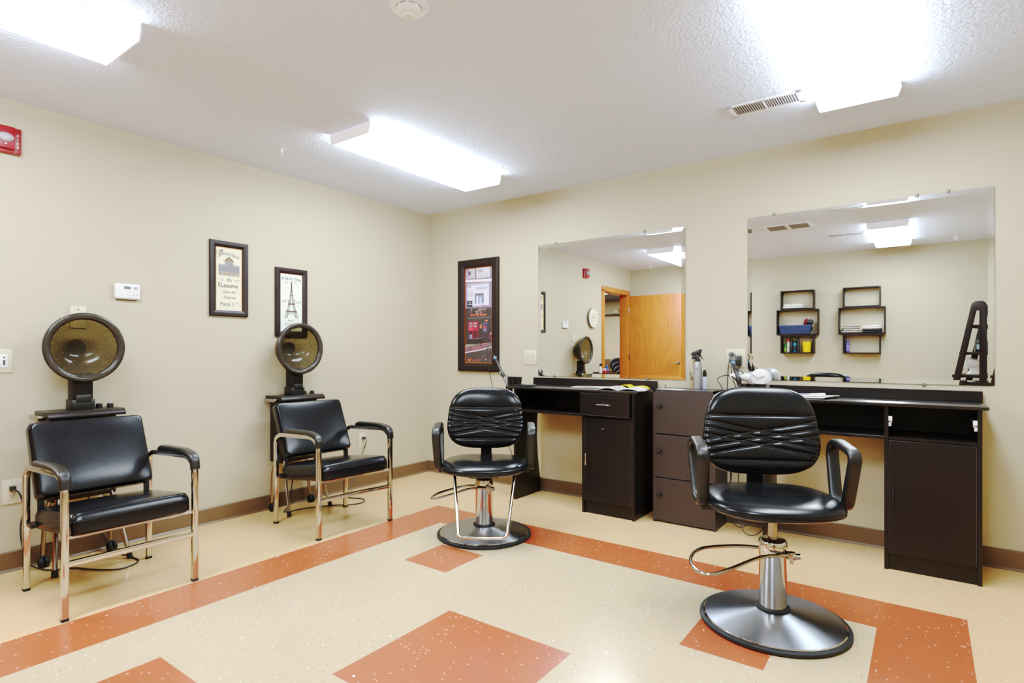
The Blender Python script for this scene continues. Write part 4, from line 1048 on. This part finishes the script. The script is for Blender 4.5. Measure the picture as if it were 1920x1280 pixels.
magazine('thin blue leaflet on the middle of the left station', (1.80, -.12, .867), radians(10), .26, .14, [(96, 120, 160), (120, 146, 186), (84, 104, 140), (110, 130, 170), (150, 170, 200)], .002, .002)
magazine('lower magazine with reddish cover on the right station', (3.27, -.215, .867), radians(-14), .27, .21, [(150, 80, 60), (120, 70, 60), (190, 120, 90), (140, 60, 50)], .008, .005)
magazine('upper white magazine with blue headline on the right station', (3.235, -.20, .8735), radians(8), .25, .20, [(40, 140, 226), (30, 120, 220), (210, 180, 160), (180, 140, 120), (150, 170, 200)], .010, .004)
t = thing('hair_clip', 'thin dark hair clip tipped up on the left end of locker cabinet', 'hair clip', (2.372, -.12, .882))
c = MB(M_dullchrome); c.box(-.004, .03, -.005, .005, .0005, .004, .001); part('base', c, t)
c = MB(M_dullchrome); c.prism([(.0, -.005, .003), (.004, -.005, .003), (.014, -.005, .032), (.010, -.005, .033)], (0, .010, 0), .001); part('lever', c, t)

# ------------------------------------------------------------------ far side of the room, seen in the mirrors
def box_frame(t, name, x0, x1, z0, z1, d):
    th = .016; m = MB(M_frame)
    m.box(x0, x1, 0, d, z0, z0 + th, .001, 1); m.box(x0, x1, 0, d, z1 - th, z1, .001, 1); m.box(x0, x0 + th, 0, d, z0 + th, z1 - th, .001, 1); m.box(x1 - th, x1, 0, d, z0 + th, z1 - th, .001, 1)
    return part(name, m, t)
SD = .115
def cubbies(xc, label, ztop=1.955):
    t = thing('box_shelf', label, 'wall shelf', (xc, FY + .0015, 0), 0, 'stacked box wall shelves')
    box_frame(t, 'shelf_box', -.205, .205, 1.699, ztop, SD); box_frame(t, 'shelf_box', -.256, .256, 1.357, 1.699, SD); box_frame(t, 'shelf_box', -.205, .205, 1.108, 1.357, SD)
    return t
XS1, XS2 = 2.440, 3.176
cubbies(XS1, 'dark stacked box shelf holding the blue basket, reflected in mirror')
cubbies(XS2, 'dark stacked box shelf holding folded towels, reflected in mirror')
ys = FY + .0015
def towel(label, loc, w, d, h, m, folds=3, rz=0.0, lump=.3):
    t = thing('folded_towel', label, 'towel', loc, rz, 'folded towels on the box shelves')
    for k in range(folds):
        mb = MB(m); hh = h / folds; ph = k * 1.7
        def top(u, v, r): return hh * (.5 + .5 * sqrt(max(0, 1 - r ** 6))) + lump * hh * .6 * sin(5 * u + ph) * sin(4 * v + ph) * (1 - r ** 4)
        def bot(u, v, r): return hh * (.5 - .5 * sqrt(max(0, 1 - r ** 6))) + .0006
        pillow(mb, w / 2 * (1 - .04 * k), d / 2, 6, top, bot, (.006 * sin(k * 2.1), 0, k * hh * .96), 8, 36); part('fold', mb, t)
    return t
towel('crumpled white towel in the top box above the blue basket', (XS1 - .055, ys + .058, 1.7155), .27, .09, .058, M_paperw, 2, 0, .6)
towel('pale grey printed towel on the left of the towel shelf', (XS2 - .115, ys + .058, 1.3735), .215, .095, .105, mat('grey_towel', (196, 192, 186), .9), 4)
towel('dark folded towel at the bottom right of towel shelf', (XS2 + .115, ys + .058, 1.3735), .215, .095, .045, mat('charcoal_towel', (44, 48, 56), .9), 2)
towel('white folded towel on top of the dark towel', (XS2 + .11, ys + .058, 1.4195), .215, .095, .045, M_paperw, 2, 0, .5)
t = thing('blue_basket', 'blue woven plastic basket in the middle of the left box shelf', 'basket', (XS1 - .035, ys + .058, 1.3735))
bm_ = flat('basket_blue', (62, 84, 140), .5); b = MB(bm_)
def bk_(s0): return [(s0 * .9, 0), (s0, .1)]
def basket_ring(z): 
    k = 1 + .12 * z / .11; return [(.182 * k * math.copysign(abs(cos(a)) ** .35, cos(a)), .044 * k * math.copysign(abs(sin(a)) ** .35, sin(a)), z) for a in [2 * pi * (i + .5) / 48 for i in range(48)]]
for i in range(9): b.tube(basket_ring(.006 + i * .0122), .0058, 6, closed=True)
b.box(-.18, .18, -.042, .042, .001, .006); part('weave', b, t)
b = MB(flat('basket_rim', (84, 108, 168), .5)); b.tube(basket_ring(.112), .0065, 6, closed=True); part('rim', b, t)
t = thing('drawstring_pouch', 'red and black pouch poking out of the blue basket', 'pouch', (XS1 + .125, ys + .06, 1.3805))
b = MB(flat('pouch_black', (34, 34, 36), .5)); b.sphere((.022, 0, .145), .042, (1, .8, .95), 18); b.sphere((.02, 0, .07), .036, (.9, .75, 1.6), 14); part('pouch', b, t)
b = MB(flat('pouch_red', (150, 24, 50), .45))
for k in range(7): b.tube(smooth([(-.05 + .012 * k, -.005, .09), (-.042 + .010 * k, .03 - .003 * k, .16), (-.015 + .006 * k, .01, .195 - .004 * k)]), .007, 6)
part('cord_bundle', b, t, 'crimson cords')
def bottle(name, label, loc, r, h, body, cap, caph=.03, neck=.5, band=None):
    t = thing(name, label, 'bottle', loc, 0, 'bottles on the box shelves')
    part('bottle', MB(body).lathe([(0, .0006), (r * .93, .0006), (r, .004), (r, h * .78), (r * .85, h * .86), (r * neck, h * .9), (r * neck, h), (0, h)], 20), t)
    part('cap', MB(cap).lathe([(r * (neck + .12), h - .004), (r * (neck + .12), h + caph), (0, h + caph + .002)], 16), t)
    if band: part('label_band', MB(band).lathe([(r * 1.01, h * .15), (r * 1.015, h * .16), (r * 1.015, h * .66), (r * 1.01, h * .67)], 20, cap=False), t)
zb = 1.1245
bottle('green_bottle', 'small green bottle, leftmost on the bottom box', (XS1 - .157, ys + .055, zb), .019, .085, flat('green_plastic', (40, 130, 50)), flat('green_cap', (30, 160, 80)), .028, .7, flat('lime_label', (170, 190, 50)))
bottle('spray_can', 'white bottle with a red cap beside the green one', (XS1 - .117, ys + .055, zb), .018, .148, flat('white_can', (222, 214, 206)), flat('red_cap', (196, 70, 50)), .030, .85)
bottle('dark_bottle', 'black bottle left of the teal one on bottom box', (XS1 - .078, ys + .062, zb), .018, .165, flat('black_bottle', (36, 34, 36)), M_plastic, .02, .8)
bottle('teal_bottle', 'teal bottle with black cap in the middle of bottom box', (XS1 - .036, ys + .05, zb), .024, .135, flat('teal_plastic', (30, 160, 190)), M_plastic, .03, .8, flat('black_label', (30, 40, 48)))
bottle('dark_bottle', 'tall black bottle right of the teal one', (XS1 + .008, ys + .064, zb), .018, .175, flat('black_bottle', (36, 34, 36)), M_plastic, .018, .8)
t = thing('yellow_bucket', 'bright yellow plastic bucket at right of the bottom box', 'bucket', (XS1 + .112, ys + .0575, zb))
part('pail', MB(flat('yellow_plastic', (236, 214, 10))).lathe([(0, .0006), (.044, .0006), (.047, .004), (.0555, .138), (.053, .138), (.045, .008), (0, .008)], 28), t)
part('rim', MB(flat('yellow_rim', (226, 200, 10))).lathe([(.055, .134), (.0575, .136), (.0575, .143), (.053, .143)], 28, cap=False), t)
bottle('purple_bottle', 'lavender bottle alone in the lower right box', (XS2 - .155, ys + .055, zb), .024, .135, flat('purple_plastic', (120, 100, 170)), flat('lilac_cap', (150, 140, 190)), .03, .5, flat('lilac_label', (160, 150, 205)))

# ladder shelf at the right, side panels face the mirror
lt = thing('ladder_shelf', 'dark A-shaped ladder shelf reflected at right of the right mirror', 'shelf', (4.41, -4.03, 0), radians(12))
for y in (-.33, .33):
    m = MB(M_frame); zt = 1.66
    outer = fillet([(-.42, y, 0), (-.115, y, zt - .06), (-.095, y, zt), (-.015, y, zt), (.0, y, zt - .06), (.0, y, 0)], .05, 5)
    wdt = .068
    m.prism([(-.44, y - .011, 0), (-.44 + wdt, y - .011, 0), (-.085 , y - .011, zt - .10), (-.06, y - .011, zt - .10), (-.06, y - .011, 0), (.0, y - .011, 0), (.0, y - .011, zt - .045), (-.012, y - .011, zt - .014), (-.035, y - .011, zt), (-.09, y - .011, zt), (-.115, y - .011, zt - .014), (-.128, y - .011, zt - .045)], (0, .022, 0), .002)
    part('side_panel', m, lt)
for z, xl in ((.30, -.41), (.58, -.335), (.86, -.262), (1.10, -.20), (1.385, -.12)):
    m = MB(M_frame); m.box(xl - .03, -.002, -.32, .32, z, z + .03, .002); part('shelf', m, lt)
def on_ladder(x, y, z):
    c_, s_ = cos(radians(12)), sin(radians(12)); return (4.41 + c_ * x - s_ * y, -4.03 + s_ * x + c_ * y, z)
t = thing('mannequin_head', 'white mannequin head on the ladder shelf in the right mirror', 'mannequin head', on_ladder(-.13, .18, .891))
m = MB(mat('white_foam', (236, 234, 234), .6)); m.lathe([(0, .0006), (.062, .0006), (.064, .008), (.05, .02), (.036, .05), (.034, .07)], 24)
m.sphere((-.012, 0, .118), .056, (1.12, .86, 1.12), 24); m.sphere((-.064, 0, .112), .013, (1.2, .7, 1.5), 10); m.sphere((-.045, 0, .078), .024, (1, .9, .9), 12); part('head', m, t, ang=80)
t = thing('storage_box', 'small black box on the ladder shelf above the mannequin head', 'box', on_ladder(-.09, .05, 1.131))
m = MB(M_plastic); m.box(-.05, .05, -.07, .07, .0005, .13, .004); part('carton', m, t); m = MB(flat('pale_label', (180, 196, 206))); m.box(-.04, .04, .0702, .0708, .03, .08); part('label_panel', m, t)
t = thing('storage_tin', 'pale blue tin on the same ladder shelf as the black box', 'tin', on_ladder(-.10, -.17, 1.131))
part('can', MB(flat('tin_blue', (150, 186, 206))).lathe([(0, .0005), (.045, .0005), (.047, .004), (.047, .11), (0, .11)], 20), t); part('lid', MB(M_paperw).lathe([(.049, .108), (.049, .122), (0, .124)], 20), t)

# wheeled cart with bottles by the door, seen at the foot of the left mirror
t = thing('utility_cart', 'black utility cart against the wall beside the oak door', 'cart', (.135, -3.42, 0))
for z in (.12, .46, .815):
    m = MB(M_plastic); m.box(-.11, .11, -.15, .15, z, z + .012, .002); m.box(-.11, -.104, -.15, .15, z + .012, z + .03); m.box(.104, .11, -.15, .15, z + .012, z + .03); part('tray', m, t)
for sx in (-1, 1):
    for sy in (-1, 1):
        m = MB(M_dullchrome); m.tube([(sx * .10, sy * .14, .05), (sx * .10, sy * .14, .83)], .008, 8); po = part('post', m, t)
        part('caster', MB(M_rubber).lathe([(0, -.01), (.025, -.01), (.025, .01), (0, .01)], 16, cyl_M((sx * .10, sy * .14, .0255), (0, 1, 0))), po)
bottle('blue_bottle', 'blue bottle on the cart next to the door frame', (.12, -3.51, .8275), .032, .09, flat('cobalt_plastic', (50, 90, 160)), flat('cobalt_cap', (60, 110, 190)), .02, .5)
bottle('red_bottle', 'squat red bottle on the cart by the blue one', (.13, -3.43, .8275), .040, .045, flat('red_plastic', (200, 40, 36)), M_paperw, .02, .4)
t = thing('spray_bottle', 'white spray bottle with dark trigger on the cart', 'bottle', (.10, -3.36, .8275))
part('bottle', MB(M_paperw).lathe([(0, .0005), (.022, .0005), (.024, .004), (.022, .07), (.010, .09), (.010, .10), (0, .10)], 18), t)
m = MB(M_plastic); m.prism([(-.008, -.03, .10), (-.008, .025, .10), (-.008, .012, .135), (-.008, -.04, .14), (-.008, -.045, .125)], (0.016, 0, 0), .002); part('trigger', m, t)

# hallway contents
def hall_chair(k):
    t = thing('stacking_chair', ('top', 'second', 'third', 'lowest')[k] + ' black chair in the stack beyond the door', 'chair', (-1.00 + .05 * k - .10, -6.25 + .02 * k, .21 - .07 * k), radians(-60), 'stacked black hall chairs')
    b = MB(mat('black_upholstery', (18, 18, 21), .7, spec=.2)); b.at(Matrix.Translation((0, .2, .68)) @ Matrix.Rotation(radians(100), 4, 'X'))
    pillow(b, .22, .13, 2.4, lambda u, v, r: .03 * sqrt(max(0, 1 - r ** 4)), lambda u, v, r: -.03 * sqrt(max(0, 1 - r ** 4)), (0, 0, 0), 8, 32); part('backrest', b, t, ang=70)
    b = MB(mat('black_upholstery', (18, 18, 21), .7, spec=.2)); pillow(b, .22, .22, 3, lambda u, v, r: .024 * sqrt(max(0, 1 - r ** 6)), lambda u, v, r: -.024 * sqrt(max(0, 1 - r ** 6)), (0, 0, .43), 8, 32); part('seat', b, t, ang=70)
    for sx in (-1, 1):
        m = MB(M_dullchrome); m.tube(fillet([(sx * (.20 + .008 * (3 - k)), -.20, .002), (sx * .20, -.18, .40), (sx * .20, .17, .41), (sx * .19, .2, .62)], .05), .009, 8); part('side_frame', m, t)
        m = MB(M_dullchrome); m.tube([(sx * (.20 + .008 * (3 - k)), .20, .002), (sx * .195, .10, .41)], .009, 8); part('leg', m, t)
for k in range(4): hall_chair(k)
t = thing('hall_table', 'brown wooden table with high back rail at the hall end', 'table', (-1.62, HY + .30, 0))
m = MB(flat('brown_wood', (120, 70, 38), .45)); m.box(-.6, .6, -.27, .24, .72, .76, .004); part('tabletop', m, t)
m = MB(flat('brown_wood', (120, 70, 38), .45)); m.box(-.6, .6, -.29, -.27, .70, .97, .003); part('back_rail', m, t)
for sx in (-1, 1):
    for y in (-.24, .20): part('leg', MB(flat('brown_wood', (120, 70, 38), .45)).box(sx * .56 - .025, sx * .56 + .025, y - .025, y + .025, .0, .72, .003), t)
t = thing('coat_shelf', 'pale wire coat shelf on the hall end wall', 'shelf', (-1.75, HY + .001, 1.955))
m = MB(M_inkl)
for k in range(4): m.tube([(-.32, .03 + k * .06, 0), (.32, .03 + k * .06, 0)], .006, 6)
part('rack', m, t)
for sx in (-1, 1): part('bracket', MB(M_inkl).tube([(sx * .28, .0, -.10), (sx * .28, .2, -.004)], .007, 6), t)
t = thing('straw_hat', 'pale round hat resting on the hall coat shelf', 'hat', (-1.63, HY + .11, 1.963))
part('brim', MB(M_hallwall).lathe([(0, .001), (.12, .001), (.125, .008), (.08, .012), (0, .012)], 24), t); part('crown', MB(M_hallwall).lathe([(.078, .010), (.074, .07), (.055, .10), (0, .105)], 24), t)
for nm, xy in (('hall_fill', (-1.5, -5.6)),):  # unseen area lamp added to brighten the hall, no fixture modelled
    L_ = bpy.data.lights.new(nm, 'AREA'); L_.shape = 'RECTANGLE'; L_.size = .6; L_.size_y = 1.2; L_.energy = 130
    o = bpy.data.objects.new(nm, L_); COL.objects.link(o); o.location = (xy[0], xy[1], HZ - .02)

# ------------------------------------------------------------------ camera, world, render look
cam = bpy.data.cameras.new('camera'); co = bpy.data.objects.new('camera', cam); COL.objects.link(co); SC.camera = co
co.location = (3.8266, -3.9158, 1.1317); co.rotation_euler = (radians(90), 0, .62821)
cam.sensor_width = 36; cam.sensor_fit = 'HORIZONTAL'; cam.lens = 1066.3 * 36 / 1920; cam.shift_y = (659.34 - 640) / 1920; cam.clip_start = .02
wd = bpy.data.worlds.new('world'); SC.world = wd; wd.use_nodes = True
wd.node_tree.nodes['Background'].inputs['Color'].default_value = (.9, .95, 1, 1); wd.node_tree.nodes['Background'].inputs['Strength'].default_value = .3
SC.view_settings.view_transform = 'Standard'; SC.view_settings.look = 'None'; SC.view_settings.exposure = 0; SC.view_settings.gamma = 1
SC.view_settings.use_curve_mapping = True
cmap = SC.view_settings.curve_mapping; cmap.use_clip = False; cmap.extend = 'EXTRAPOLATED'
cv = cmap.curves[3]
cv.points[0].location = CURVE[0]; cv.points[1].location = CURVE[-1]
for pt in CURVE[1:-1]: cv.points.new(*pt)
cmap.update()
cy_ = SC.cycles
cy_.max_bounces = 9; cy_.diffuse_bounces = 5; cy_.glossy_bounces = 5; cy_.transparent_max_bounces = 14; cy_.caustics_reflective = False; cy_.caustics_refractive = False
cy_.sample_clamp_indirect = 6; cy_.use_denoising = True
